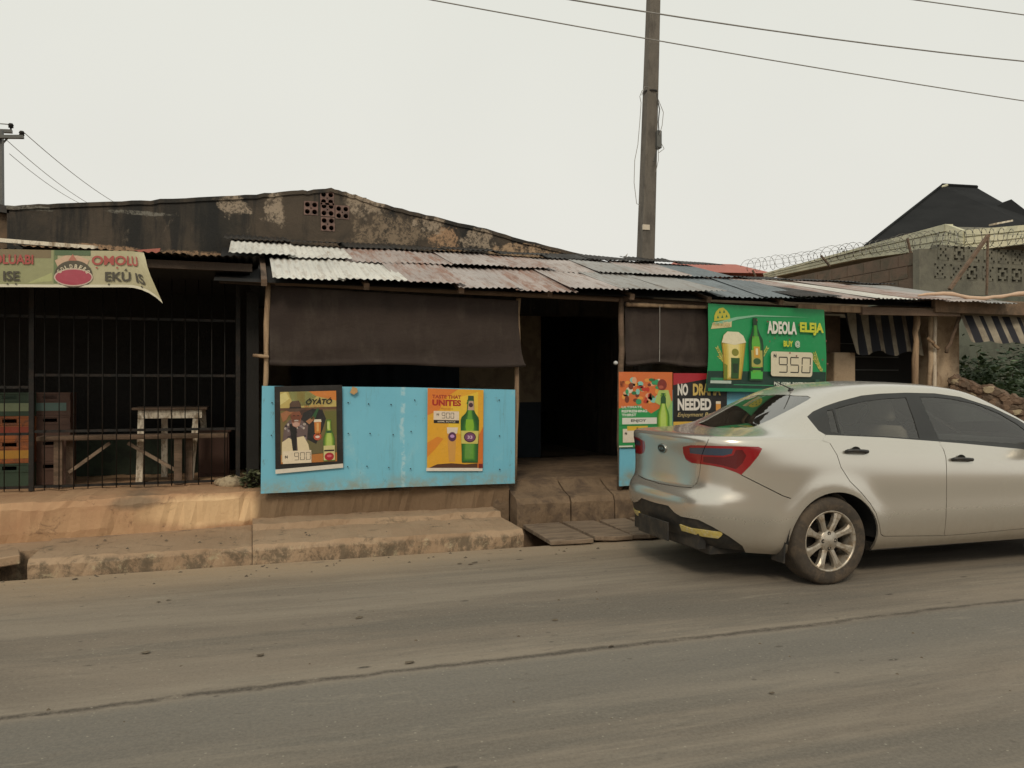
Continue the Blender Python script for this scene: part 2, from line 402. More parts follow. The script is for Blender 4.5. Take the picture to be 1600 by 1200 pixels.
def _kerb():
    g = NG('worn_concrete'); X = g.xyz()
    col = g.mix(g.step(g.noise(1.2, 8, .7, None, .4), .3, .7), (.33,.225,.14), (.40,.285,.185))
    col = g.mix(g.step(g.noise(5, 8, .75, (1,1,1.5), .5, (3,1,0)), .53, .66, 0, .8), col, (.15,.115,.075))
    col = g.mix(g.math('MULTIPLY', g.step(X[2], .135, .10), g.step(g.noise(7, 8, .8, (1,1,.6), .3, (0,4,6)), .44, .58, 0, .8)), col, (.115,.09,.06))
    col = g.mix(g.math('MULTIPLY', g.step(X[2], .14, .11), g.step(g.noise(6, 8, .8, None, .4, (6,4,6)), .54, .66, 0, .7)), col, (.47,.40,.26))
    g.bump(g.math('ADD', g.noise(28, 8, .8), g.math('MULTIPLY', g.noise(5, 5), 2)), .55, .025)
    return g.set(col, .95)

def _blocks_grey():
    return worn('grey_green_render', (.165,.16,.125), (.20,.19,.145), (.13,.125,.10), 1.5, .9, .3)

def _lamp(name, col, em=0):
    g = NG(name); m = g.set(col, .12, 0); g.b.inputs['Coat Weight'].default_value = 1; g.b.inputs['Coat Roughness'].default_value = .03
    v = g.math('FRACT', g.math('MULTIPLY', g.xyz()[2], 70)); g.bump(v, .10, .002)
    return m

def _slate():
    g = NG('charcoal_roof_tiles')
    col = g.mix(g.step(g.noise(.6, 6), .3, .7), (.013,.014,.015), (.021,.022,.023))
    g.bump(g.math('FRACT', g.math('MULTIPLY', g.xyz()[2], 4.2)), .5, .05)
    return g.set(col, .95, Specular_IOR_Level=.15)

MAKERS = {
 'gable': _gable, 'road': _road, 'car_paint': _paint, 'stripes': _stripes, 'tarp': _tarp, 'blue': _blue, 'plinth': _plinth, 'kerb': _kerb,
 'zinc_white': lambda: _zinc('pale_zinc', (.70,.69,.64), (.42,.33,.26), .16, .15),
 'zinc_pink': lambda: _zinc('rusty_pink_zinc', (.42,.36,.335), (.27,.155,.115), .50, .1),
 'zinc_mauve': lambda: _zinc('mauve_zinc', (.46,.415,.395), (.31,.21,.17), .36, .15),
 'zinc_grey': lambda: _zinc('grey_zinc', (.36,.36,.35), (.26,.19,.14), .22, .25),
 'zinc_blue': lambda: _zinc('bluish_zinc', (.21,.245,.265), (.15,.14,.135), .15, .3),
 'zinc_dark': lambda: _zinc('tarred_iron', (.022,.020,.018), (.05,.035,.025), .3, .1),
 'earth': lambda: worn('bare_earth', (.24,.15,.085), (.31,.20,.115), (.17,.11,.065), 1.1, .97, .5),
 'dark_earth': lambda: worn('damp_earth', (.10,.07,.045), (.14,.10,.06), None, 2, .97, .5),
 'floor_inner': lambda: worn('trodden_cement', (.17,.115,.07), (.23,.16,.10), (.11,.075,.05), 2.2, .9, .5),
 'wall_cream': lambda: worn('dim_cream_wall', (.26,.205,.13), (.20,.155,.10), (.14,.10,.065), 1.2, .9, .2),  # cream dimmed in the colour for the shade inside the bar
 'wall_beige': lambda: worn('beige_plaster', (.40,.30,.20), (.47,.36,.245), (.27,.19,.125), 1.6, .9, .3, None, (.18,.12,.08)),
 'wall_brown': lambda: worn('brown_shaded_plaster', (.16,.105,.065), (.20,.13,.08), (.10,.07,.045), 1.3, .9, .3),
 'wall_dark': lambda: worn('shade_dark_wall', (.012,.0115,.010), (.018,.017,.015), None, 1.5, .95, .2),  # darkness of unlit interiors put into the wall colour
 'sandcrete': lambda: worn('brown_sandcrete', (.135,.095,.07), (.165,.115,.08), (.10,.085,.06), 1.1, .95, .5),
 'render_grey': _blocks_grey,
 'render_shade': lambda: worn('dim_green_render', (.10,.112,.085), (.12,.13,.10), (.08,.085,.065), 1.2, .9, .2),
 'rubble': lambda: worn('brown_rubble', (.17,.11,.075), (.22,.15,.10), (.10,.065,.045), 3, .95, .6),
 'mortar': lambda: worn('crumbled_mortar', (.12,.085,.06), (.16,.115,.08), None, 3, .95, .5),
 'clay': lambda: worn('pink_clay_block', (.17,.10,.085), (.22,.145,.12), (.10,.07,.06), 6, .9, .3),
 'black': lambda: worn('unlit_black', (.008,.008,.008), (.012,.011,.01), None, 3, .95, 0.05),  # near-black colour standing in for unlit depth
 'pole': lambda: worn('weathered_pole_concrete', (.135,.120,.100), (.165,.148,.125), (.09,.08,.068), 3, .9, .3, (1,1,.25)),
 'wood_dark': lambda: worn('dark_timber', (.05,.035,.025), (.07,.048,.034), None, 4, .9, .4, (.2,1,1)),
 'wood_pale': lambda: worn('pale_weathered_wood', (.40,.28,.17), (.30,.20,.12), (.20,.13,.08), 5, .85, .4, (1,1,.15)),
 'wood_brown': lambda: worn('brown_timber', (.15,.10,.07), (.20,.135,.09), (.10,.07,.045), 4, .9, .4, (.2,1,1)),
 'wood_grey': lambda: worn('grey_planks', (.27,.20,.14), (.22,.165,.115), (.14,.10,.07), 3, .9, .5, (.3,2,1)),
 'wood_white': lambda: worn('chipped_white_paint', (.80,.73,.60), (.70,.62,.48), (.26,.19,.12), 7, .7, .2, (1,1,.4)),
 'pipe_white': lambda: worn('cream_pipe', (.62,.54,.42), (.50,.42,.32), (.36,.28,.2), 4, .6, .15, (1,1,.3)),
 'iron': lambda: worn('dark_iron', (.012,.012,.011), (.018,.017,.015), (.028,.02,.015), 5, .6, .2, metal=.4),
 'iron_grey': lambda: worn('grey_iron', (.10,.105,.10), (.13,.13,.12), None, 5, .6, .2, metal=.3),
 'wire': lambda: worn('wire_black', (.05,.05,.047), (.07,.07,.066), None, 5, .7, .0),
 'wire_pale': lambda: worn('wire_weathered', (.24,.23,.21), (.3,.29,.27), None, 5, .7, .0),
 'razor': lambda: worn('galvanised_razor', (.22,.22,.20), (.16,.155,.14), (.12,.09,.06), 6, .5, .0, metal=.5),
 'fascia': lambda: worn('cream_green_fascia', (.60,.58,.41), (.68,.65,.47), (.46,.46,.33), 1.3, .7, .15),
 'slate': _slate,
 'red_roof': lambda: worn('red_iron_roof', (.42,.13,.09), (.36,.10,.07), None, 1.5, .6, .1),
 'black_plastic': lambda: worn('black_plastic', (.018,.018,.018), (.026,.025,.023), (.05,.042,.033), 5, .5, .05),
 'trim': lambda: worn('window_trim_vinyl', (.020,.021,.020), (.027,.027,.025), None, 5, .42, .02),
 'seat': lambda: worn('grey_seat_cloth', (.17,.16,.14), (.22,.205,.18), None, 5, .9, .2),
 'tyre': lambda: worn('dusty_tyre', (.042,.034,.026), (.060,.047,.035), (.095,.070,.047), 4, .9, .3),
 'alloy': lambda: worn('dusty_alloy', (.50,.455,.385), (.42,.37,.30), (.32,.25,.175), 9, .36, .05, metal=.55),
 'chrome': lambda: worn('dull_chrome', (.5,.5,.48), (.4,.4,.38), None, 9, .2, .0, metal=1),
 'glass': lambda: _glass('car_side_glass', (.95,.97,.93), .05, tr=.95),
 'glass_rear': lambda: _glass('car_rear_glass', (.8,.88,.86), .16, tr=.45),
 'lamp_red': lambda: _lamp('red_lamp_lens', (.24,.010,.014)),
 'lamp_maroon': lambda: _lamp('maroon_lamp_lens', (.10,.006,.010)),
 'lamp_clear': lambda: _lamp('smoked_lamp_lens', (.035,.055,.09)),
 'lamp_head': lambda: _lamp('clear_lamp_lens', (.45,.47,.48)),
 'reflector': lambda: worn('yellow_reflector', (.62,.50,.14), (.50,.38,.10), (.6,.52,.3), 18, .3, .1),
 'leaf': lambda: _leaf('leaf_green', (.08,.135,.06), (.15,.21,.10)),
 'leaf_dark': lambda: _leaf('leaf_dark', (.028,.052,.025), (.045,.075,.035)),
 'leaf_olive': lambda: _leaf('leaf_olive', (.07,.085,.04), (.11,.12,.06)),
 'bark': lambda: worn('bark', (.10,.075,.05), (.14,.10,.07), None, 6, .95, .5, (1,1,.3)),
 'stone': lambda: worn('pale_stone', (.44,.36,.24), (.34,.27,.17), (.22,.17,.11), 8, .9, .4),
 'pebble': lambda: worn('dark_pebbles', (.09,.07,.05), (.16,.13,.09), None, 9, .95, .3),
 'crate_orange': lambda: worn('orange_crate', (.34,.10,.02), (.26,.075,.018), (.14,.05,.02), 6, .5, .1),  # crate colours darkened in place of the roof overhang's shade
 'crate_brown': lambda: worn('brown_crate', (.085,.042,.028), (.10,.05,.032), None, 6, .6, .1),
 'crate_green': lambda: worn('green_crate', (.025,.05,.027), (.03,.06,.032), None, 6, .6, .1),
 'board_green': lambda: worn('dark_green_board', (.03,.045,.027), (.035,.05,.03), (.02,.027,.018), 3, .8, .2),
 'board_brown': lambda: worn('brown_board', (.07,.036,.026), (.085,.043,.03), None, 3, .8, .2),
 'curtain': lambda: worn('navy_curtain', (.012,.02,.03), (.018,.026,.035), None, 3, .9, .1),
}
def M(n):
    if n not in _m:
        if n in MAKERS: _m[n] = MAKERS[n]()
        elif n.startswith('#'):
            g = NG('print_' + n[1:]); c = [x*.80 for x in lin(n)]
            col = g.mix(g.step(g.noise(6, 7, .7), .35, .75, 0, .22), c, [x*.72 + .05 for x in c])
            col = g.mix(g.step(g.noise(38, 6, .8), .48, .70, 0, .30), col, [x*.55+.02 for x in c]); col = g.mix(g.step(g.noise(19, 6, .8, loc=(3,3,3)), .52, .70, 0, .22), col, [min(1, x*1.15+.08) for x in c])
            g.bump(g.noise(9, 4), .10, .01)
            _m[n] = g.set(col, .45)
        else: raise KeyError(n)
    return _m[n]

# ------------------------------------------------------------------ plates with holes (walls, pierced blocks)
def inpoly(P2, poly):
    P2 = np.asarray(P2, float); q = np.asarray(poly, float); x, y = P2[:, 0], P2[:, 1]; r = np.zeros(len(x), bool)
    n = len(q)
    for i in range(n):
        x0, y0 = q[i]; x1, y1 = q[(i+1) % n]
        if y0 == y1: continue
        c = ((y0 > y) != (y1 > y)) & (x < (x1-x0)*(y-y0)/(y1-y0) + x0); r ^= c
    return r
def plate(outline, holes, fn, t0, t1, mb=None, m=0, mi=None):
    """slab with real openings; fn(x, y, t) -> point, t from t0 (front) to t1 (back)"""
    mb = mb or MB(); pts = []; edges = []
    for loop in [outline]+holes:
        n = len(pts); pts += loop; edges += [(n+i, n+(i+1) % len(loop)) for i in range(len(loop))]
    r = geometry.delaunay_2d_cdt([Vector(p) for p in pts], edges, [], 0, 1e-6)
    V = [tuple(v) for v in r[0]]; T = [tuple(f) for f in r[2]]
    C = np.array([np.mean([V[i] for i in f], axis=0) for f in T])
    keep = inpoly(C, outline)
    for h in holes: keep &= ~inpoly(C, h)
    T = [f for f, k in zip(T, keep) if k]
    mb.add([fn(x, y, t0) for x, y in V], T, m); mb.add([fn(x, y, t1) for x, y in V], [f[::-1] for f in T], m)
    for loop in [outline]+holes:
        n = len(loop); mb.add([fn(x, y, t0) for x, y in loop]+[fn(x, y, t1) for x, y in loop], [(i, i+n, (i+1) % n+n, (i+1) % n) for i in range(n)], m if mi is None else mi)
    return mb
def rough_slab(x0, x1, prof, amp, step=.08, seed=1, yfun=None):
    """profile [(y, z)] run along X with a crumbling edge"""
    rnd = random.Random(seed); n = max(2, int((x1-x0)/step)); k = len(prof); v = []; f = []
    walk = [0.0]*k
    for i in range(n+1):
        x = x0+(x1-x0)*i/n; sh = yfun(x) if yfun else 0
        for j, (y, z) in enumerate(prof):
            walk[j] = walk[j]*.7 + rnd.gauss(0, 1)*.5
            a = amp if 0 < j < k-1 else 0
            v.append((x, y+sh+walk[j]*a, z+walk[(j+2) % k]*a*.6))
    for i in range(n):
        for j in range(k-1): f.append((i*k+j, (i+1)*k+j, (i+1)*k+j+1, i*k+j+1))
    mb = MB().add(v, f)
    mb.add([v[j] for j in range(k)], [tuple(range(k))]); mb.add([v[n*k+j] for j in range(k)], [tuple(range(k))[::-1]])
    return mb
def wallfn(Y): return lambda x, z, t: (x, Y+t, z)

# ------------------------------------------------------------------ ground, road, pavement
struct(MB().box(-220, -220, -.55, 220, 220, -.40).build('ground', 'earth'))
struct(MB().box(-160, -4.2, -.39, 160, 6.63, 0).build('road', 'road'))
struct(MB().box(-160, -40, -.39, 160, -4.21, .03).build('far_verge', 'earth'))
KX0 = -1.56
pv = rough_slab(KX0, 0.0, [(6.66, -.38), (6.655, .0), (6.66, .10), (6.69, .137), (7.0, .145), (7.75, .15), (7.75, -.38)], .011, .05, 3)
pv2 = rough_slab(0.005, 2.27, [(6.66, -.38), (6.65, .0), (6.655, .10), (6.685, .148), (7.0, .152), (7.32, .155), (7.345, .205), (7.75, .215), (7.75, -.38)], .011, .05, 4)
pvo = struct(pv.build('pavement', 'kerb')); tag(pvo)
struct(pv2.build('pavement', 'kerb'))
struct(rough_slab(-30, -1.95, [(6.66, -.38), (6.66, .0), (6.68, .12), (7.0, .13), (7.75, .14), (7.75, -.38)], .012, .1, 5).build('pavement', 'kerb'))
struct(MB().box(-1.94, 7.05, -.38, -1.575, 7.75, .135).build('pavement', 'kerb'))
struct(rough_slab(4.15, 40, [(6.66, -.38), (6.68, .02), (7.0, .05), (7.45, .06), (7.9, .07), (7.9, -.38)], .02, .12, 6).build('roadside_earth', 'earth'))
pl = rough_slab(-30, 2.44, [(7.64, .10), (7.625, .20), (7.615, .40), (7.655, .455), (7.8, .462), (14.2, .462)], .017, .05, 8,
                lambda x: .11*max(x, -3) if x < 0 else 0)
struct(pl.build('raised_platform', 'plinth'))
struct(rough_slab(2.445, 40, [(7.80, -.38), (7.79, .20), (7.80, .44), (7.84, .455), (8.2, .46), (14.2, .46)], .010, .1, 9).build('raised_platform', 'floor_inner'))
struct(rough_slab(2.27, 2.44, [(7.62, -.38), (7.615, .2), (7.62, .42), (7.66, .45), (7.8, .458), (7.95, .458)], .004, .05, 10).build('raised_platform', 'floor_inner'))
# entrance step of three rough blocks
for i, (a, b) in enumerate(((2.46, 3.02), (3.035, 3.50), (3.515, 4.10))):
    ob = rough_slab(a, b, [(7.42, -.38), (7.41, .02), (7.415, .25), (7.455, .305), (7.60, .345), (7.70, .39), (7.81, .445)], .008, .05, 20+i).build('step_block', 'floor_inner')
    tag(ob, ['left rough block of the doorway step, next to the blue board', 'middle rough block of the doorway step', 'right rough block of the doorway step, partly behind the car'][i],
        'step', 'blocks of the entrance step')
# broken drain slab at the far left kerb end
t = MB().prism([(-2.35, 6.62), (-1.62, 6.72), (-1.70, 7.02), (-2.3, 7.02)], lambda x, y, z: (x, y, z + (x+2.3)*.10), .03, .10)
tag(t.build('drain_slab', 'kerb', None, (-2, 6.85, .03), bevel=.008), 'broken concrete slab tilted over the drain at the kerb end', 'slab')

# boards over the drain in front of the doorway
for i, (x, wd, y0, y1, rz, lb) in enumerate(((2.50, .40, 6.56, 7.40, .01, 'leftmost grey board over the drain before the doorway'),
        (2.93, .36, 6.60, 7.40, -.02, 'second grey board over the drain, with a pale chipped corner'), (3.31, .30, 6.58, 7.39, .02, 'third board over the drain, beside the car bumper'),
        (3.65, .42, 6.60, 7.40, 0, 'rightmost board over the drain, under the rear of the car'))):
    rnd = random.Random(30+i)
    out_ = [(x, y0+.02), (x+wd*.5, y0+rnd.uniform(-.03, .02)), (x+wd, y0+rnd.uniform(-.02, .03)), (x+wd-.01, y1), (x+.01, y1)]
    cx_ = x+wd/2
    b = MB().prism(out_, lambda a, c, z: (a + (c-7)*rz, c, z + (c-y0)*.012 + (a-cx_)*rz*.8), .012+.004*i, .052+.004*i).build('drain_board', 'wood_grey', None, (x+wd/2, 7, 0), bevel=.005)
    tag(b, lb, 'board', 'boards laid over the drain')

# ------------------------------------------------------------------ gable building behind
GY = 9.8
gab = thing('gable_building', (1, GY, 0), 'low building with blackened peeling gable wall behind the shacks', 'building')
prof_px = [(10,326), (60,323), (120,320), (190,318), (250,315), (330,311), (400,307), (450,302), (480,300), (517,297.5), (540,303), (560,310), (590,319.5), (640,332.5), (690,345), (740,356), (766,362.5), (812,377), (859,388), (906,399.5), (944,411), (990,421)]
prof = [at(x, y, Y=GY) for x, y in prof_px]
rnd = random.Random(2)
top = []
for i in range(len(prof)-1):
    for k in range(4):
        q = prof[i].lerp(prof[i+1], k/4); top.append((q.x, q.z + rnd.gauss(0, .004)))
top.append((prof[-1].x, prof[-1].z))
outline = [(top[0][0], 2.35)] + top + [(top[-1][0], 2.35)]
outline = outline[::-1]
def cpx(x, y): p = at(x, y, Y=GY); return (p.x, p.z)
BW = .168
blocks = [(512,323.5), (512,341.5), (511,349.0), (489,325.0), (530,330.5)]
# clay block centres (x, z) snapped so that they touch as a stepped cross
c0 = cpx(511.5, 327.5)
bc = [(c0[0], c0[1]), (c0[0]+.003, c0[1]-BW-.006), (c0[0]-.005, c0[1]+BW-.03), (c0[0]-BW-.025, c0[1]+.005), (c0[0]+BW+.006, c0[1]-.02)]
holes = [[(x-BW/2, z-BW/2), (x+BW/2, z-BW/2), (x+BW/2, z+BW/2), (x-BW/2, z+BW/2)] for x, z in bc]
mb = MB()
plate(outline, holes, wallfn(GY), 0, .26, mb)
mb.build('wall', 'gable', gab)
def pierced(cx, cz, wd, hs, Y, dep, name, mat, parent, back=True):
    h = wd/2 - .002
    mb = plate([(cx-h, cz-h), (cx+h, cz-h), (cx+h, cz+h), (cx-h, cz+h)], hs, wallfn(Y), 0, dep)
    return mb.build(name, mat, parent)
circ = lambda x, y, r, n=10: [(x+r*math.cos(2*PI*k/n), y+r*math.sin(2*PI*k/n)) for k in range(n)]
for i, (x, z) in enumerate(bc):
    hs = [circ(x+sx*BW*.25, z+sz*BW*.25, BW*.175) for sx in (-1, 1) for sz in (-1, 1)] + [circ(x, z, BW*.055, 6)]
    pierced(x, z, BW, hs, GY-.006, .14, 'pierced_block', 'clay', gab)
MB().box(c0[0]-.5, GY+.262, c0[1]-.6, c0[0]+.5, GY+.30, c0[1]+.24).build('dark_backing', 'black', gab)  # black sheet added to stand in for shade inside the block holes
cap = MB()
for i in range(len(top)-1):
    (xa, za), (xb, zb) = top[i], top[i+1]
    cap.add([(xa, GY-.02, za-.02), (xb, GY-.02, zb-.02), (xb, GY-.02, zb+.025), (xa, GY-.02, za+.025),
             (xa, GY+.28, za-.02), (xb, GY+.28, zb-.02), (xb, GY+.28, zb+.025), (xa, GY+.28, za+.025)],
            [(0,1,2,3), (7,6,5,4), (3,2,6,7), (0,4,5,1)] + ([(0,3,7,4)] if i == 0 else []) + ([(1,5,6,2)] if i == len(top)-2 else []))
cap.build('coping', 'gable', gab)
rf = MB()
for i in range(len(prof)-1):
    a, b = prof[i], prof[i+1]; rf.add([(a.x, GY+.29, a.z-.08), (b.x, GY+.29, b.z-.08), (b.x, 17, b.z-.08), (a.x, 17, a.z-.08)], [(0,1,2,3)])
rf.build('roof', 'zinc_dark', gab)
MB().box(prof[0].x, GY+.27, 0, prof[0].x+.2, 17, prof[0].z-.1).build('wall', 'gable', gab)
MB().box(prof[-1].x-.2, GY+.27, 0, prof[-1].x, 17, prof[-1].z-.1).build('wall', 'gable', gab)
# neighbour at the far left edge
nb = thing('brown_house', (-5, 9.9, 0), 'brown house wall with dark roof edge at the far left', 'building')
MB().box(-9, 9.9, 0, prof[0].x-.012, 16, 3.28).build('wall', 'wall_brown', nb)
p = [(-9, 4.2), (-9, 4.32), (prof[0].x+.02, 3.34), (prof[0].x+.02, 3.26)]
MB().prism(p, lambda x, z, t: (x, t, z), 9.8, 16).build('roof', 'zinc_dark', nb)

# ------------------------------------------------------------------ corrugated sheets
def sheet_mesh(wd, ln, seed, amp=.0068, pitch=.062):
    rnd = random.Random(seed); nx = int(wd/pitch*6); ny = 5
    curl = [rnd.uniform(-.020, .022) for _ in range(4)]; dent = (rnd.uniform(.1, .9)*wd, rnd.uniform(.2, .8)*ln, rnd.uniform(-.015, .006))
    nib = [rnd.gauss(0, .010) for _ in range(nx+1)]
    def fn(u, v):
        x = u*wd; y = v*ln
        z = amp*math.sin(2*PI*x/pitch) + (curl[0]*(1-u)+curl[1]*u)*(1-v)**2 + (curl[2]*(1-u)+curl[3]*u)*v**2
        z += dent[2]*math.exp(-((x-dent[0])**2+(y-dent[1])**2)/.02)
        if v == 0: y += nib[int(round(u*nx))]
        return (x, y, z)
    return MB().grid(fn, nx, ny)
_sm = {}
def roof_sheet(parent, x, y0, z0, y1, z1, wd, mat, seed, rz=0., lift=0.):
    k = (round(wd, 2), round(math.hypot(y1-y0, z1-z0), 2), seed % 4, mat)
    if k not in _sm:
        o = sheet_mesh(k[0], k[1], k[2]*13+5).build('roof_sheet', mat, None, smooth=True); _sm[k] = o.data
    else: o = bpy.data.objects.new('roof_sheet', _sm[k]); COL.objects.link(o)
    o.parent = parent; o.location = Vector((x, y0, z0+lift)) - org(parent)
    o.rotation_euler = (math.atan2(z1-z0, y1-y0), 0, rz); return o

# ------------------------------------------------------------------ the bar shack
bar = thing('bar_shack', (2.5, 8.3, .46), 'open fronted bar under a rusty corrugated roof, brown curtains and dark doorway', 'shack')
r1 = random.Random(11)
lower = ['zinc_white', 'zinc_white', 'zinc_pink', 'zinc_mauve', 'zinc_pink', 'zinc_mauve', 'zinc_grey', 'zinc_grey', 'zinc_blue', 'zinc_blue']
upper = ['zinc_white', 'zinc_white', 'zinc_pink', 'zinc_pink', 'zinc_mauve', 'zinc_pink', 'zinc_mauve', 'zinc_grey', 'zinc_mauve', 'zinc_blue']
SL = .292
for i, mname in enumerate(upper):
    x = -.22 + i*.565
    roof_sheet(bar, x, 8.32-(.03 if i < 1 else 0)+r1.uniform(-.03, .03), 2.37+SL*1.04+.028, 9.42, 2.37+SL*2.14+.028, .63, mname, i, r1.uniform(-.012, .012), r1.uniform(0, .012)+.006*(i % 2))
for i, mname in enumerate(lower):
    x = .17 + i*.56
    roof_sheet(bar, x, 7.28+r1.uniform(-.03, .03), 2.37+[.0,.0,-.01,-.03,-.03,.0,.02,.02,.0,-.01][i], 8.40, 2.37+SL*1.12, .63, mname, i+2, r1.uniform(-.012, .012), r1.uniform(0, .010)+.006*(i % 2))
for i in range(10):
    x = -.30 + i*.62
    roof_sheet(bar, x, 9.22, 2.37+SL*1.94+.075+r1.uniform(0, .02), 9.72, 2.37+SL*2.35+.08, .68, 'zinc_dark', i, r1.uniform(-.02, .02))
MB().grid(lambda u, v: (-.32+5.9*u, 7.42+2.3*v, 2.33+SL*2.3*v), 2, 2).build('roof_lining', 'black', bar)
# timber
a, b = at(345, 437, Y=7.62), at(600, 450, Y=7.60); c = at(800, 459.5, Y=7.6); d = at(972, 468, Y=7.58)
MB().tube([a, b, c, d, (4.7, 7.6, 2.30), (6.1, 7.6, 2.29)], .026, 8).build('beam', 'wood_brown', bar, smooth=True)
for x in (.1, 1.0, 1.9, 2.8, 3.7, 4.6, 5.5):
    MB().bar((x, 7.40, 2.325), (x, 9.6, 2.325+SL*2.2), .05, .06).build('rafter', 'wood_brown', bar)
def stick(name, pts, r, mat, parent, seg=8, seed=0):
    rr = random.Random(seed); P_ = [Vector(p) for p in pts]; o = []; k = 9
    for i in range(k+1):
        t = i/k*(len(P_)-1); j = min(int(t), len(P_)-2); q = P_[j].lerp(P_[j+1], t-j)
        o.append(q + Vector((rr.gauss(0, 1), rr.gauss(0, 1), 0))*r*.22)
    return MB().tube(o, [r*(1+rr.uniform(-.13, .13)) for _ in o], seg).build(name, mat, parent, smooth=True)
stick('post', [at(418, 440, Y=7.60), at(417, 540, Y=7.60), at(414.5, 610, Y=7.60), (at(414, 770, Y=7.60).x, 7.62, .47)], .024, 'wood_pale', bar, seed=1)
stick('cross_stick', [at(394, 555, Y=7.55), at(420, 557.5, Y=7.56)], .016, 'wood_pale', bar, seed=2)
stick('post', [(2.56, 7.66, 2.3), (2.535, 7.655, 1.6), (2.52, 7.66, .46)], .026, 'wood_pale', bar, seed=3)
stick('post', [(3.655, 7.56, 2.33), (3.645, 7.57, 1.5), (3.64, 7.58, .31)], .030, 'wood_brown', bar, seed=4)
stick('post', [(6.02, 7.62, 2.33), (6.02, 7.62, .46)], .03, 'wood_brown', bar, seed=5)
stick('curtain_rail', [at(978, 475.5, Y=7.50), at(1106, 480, Y=7.48)], .022, 'wood_pale', bar, seed=6)
# inner wall with the doorway, rooms behind
holes = [[(3.69, .462), (4.83, .462), (4.83, 2.50), (3.69, 2.50)], [(.5, .9), (2.48, .9), (2.48, 2.2), (.5, 2.2)]]
plate([(-.02, .462), (9.1, .462), (9.1, 2.78), (-.02, 2.78)], holes, wallfn(10.10), 0, .15).build('inner_wall', 'wall_cream', bar)
MB().box(2.52, 10.085, .464, 3.685, 10.099, 1.20).build('dado', 'curtain', bar)
MB().grid(lambda u, v: (.45+2.1*u, 10.06+.02*math.sin(u*60), .9+1.35*v), 60, 1).build('window_curtain', 'curtain', bar, smooth=True)
MB().box(-.05, 7.95, .464, .06, 10.09, 2.30).build('side_wall', 'wall_dark', bar)
MB().box(6.20, 8.0, .464, 6.34, 10.09, 2.30).build('side_wall', 'wall_brown', bar)
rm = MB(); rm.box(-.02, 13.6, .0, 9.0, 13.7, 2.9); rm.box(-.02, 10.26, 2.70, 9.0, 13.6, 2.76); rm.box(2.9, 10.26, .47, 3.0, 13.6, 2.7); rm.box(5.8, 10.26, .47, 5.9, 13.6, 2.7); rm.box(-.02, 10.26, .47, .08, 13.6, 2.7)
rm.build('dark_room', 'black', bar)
tag(MB().lathe([(0, 0), (.10, 0), (.115, .012), (.115, .02)], at(896, 523, Y=12.0), 'Y', 28).build('wall_plate', 'iron_grey', None, at(896, 523, Y=12.0)),
    'faint grey round plate hanging in the dark doorway', 'wall plate')
MB().box(3.8, 12.02, 1.0, 4.6+.6, 12.06, 2.6).build('partition', 'black', bar)  # coloured black in place of the shade deep in the doorway

# brown roll-down tarpaulins
def tarp(name, xL, xR, zt, zb, Y, label, seed, flare=.0):
    rr = random.Random(seed); ph = [rr.uniform(0, 6) for _ in range(6)]
    def fn(u, v):
        x = xL+(xR-xL)*u; z = zt(u)+(zb(u)-zt(u))*v
        w_ = .016*math.sin(7*u+ph[0]+2*v)*v + .007*math.sin(23*u+ph[1]+5*v)*v + .005*math.sin(41*u+ph[5]-4*v)*(1-v) + .012*math.sin(3.2*v+9*u+ph[2]) + .012*math.sin(4*v+ph[2])*math.sin(2.2*u+ph[3])
        corner = math.exp(-((u-1)**2)/.006)*v**2
        w_ += .02*math.sin(u*90)*corner
        w_ += .016*math.sin(3*u+14*v+ph[5])*v*v + .012*math.exp(-((u-.16-.25*v)/.035)**2)*v + .014*math.exp(-((u-.80+.22*v)/.03)**2)*v
        roll = max(0, (v-.94)/.06)
        return (x + flare*v*v*u + .02*corner, Y - .03*v + w_ - .035*math.sin(roll*PI), z + .012*math.sin(9*u+ph[4])*v + .03*roll**2*0)
    o = MB().grid(fn, 70, 34).build(name, 'tarp', None, (xL, Y, zb(0)), smooth=True)
    o.data.materials[0] = M('tarp')
    return tag(o, label, 'tarpaulin', 'roll-down tarpaulins of the bar')
tarp('tarpaulin', .15, 2.53, lambda u: 2.315-.05*u, lambda u: 1.605-.004*u, 7.60, 'wide brown tarpaulin hanging above the long blue board', 3, .05)
tarp('tarpaulin', 3.68, 4.72, lambda u: 2.285-.03*u, lambda u: 1.625-.02*u+.02*math.sin(u*3), 7.55, 'small brown tarpaulin hanging left of the green price banner', 5, .0)
tag(MB().tube([at(1031, 478, Y=7.44), at(1031, 520, Y=7.45), at(1030.5, 565, Y=7.44)], .004, 6).build('cord', 'wire_pale', None, at(1030.5, 565, Y=7.44)), 'thin pale cord hanging down the small brown tarpaulin', 'cord')
q = at(962, 567, Y=7.5)
tag(MB().lathe([(0, -.022), (.018, -.014), (.025, 0), (.018, .014), (0, .022)], q, 'Z', 12).build('light_bulb', '#d8dcdc', None, q, smooth=True), 'small white bulb on the post at the right of the doorway', 'bulb')

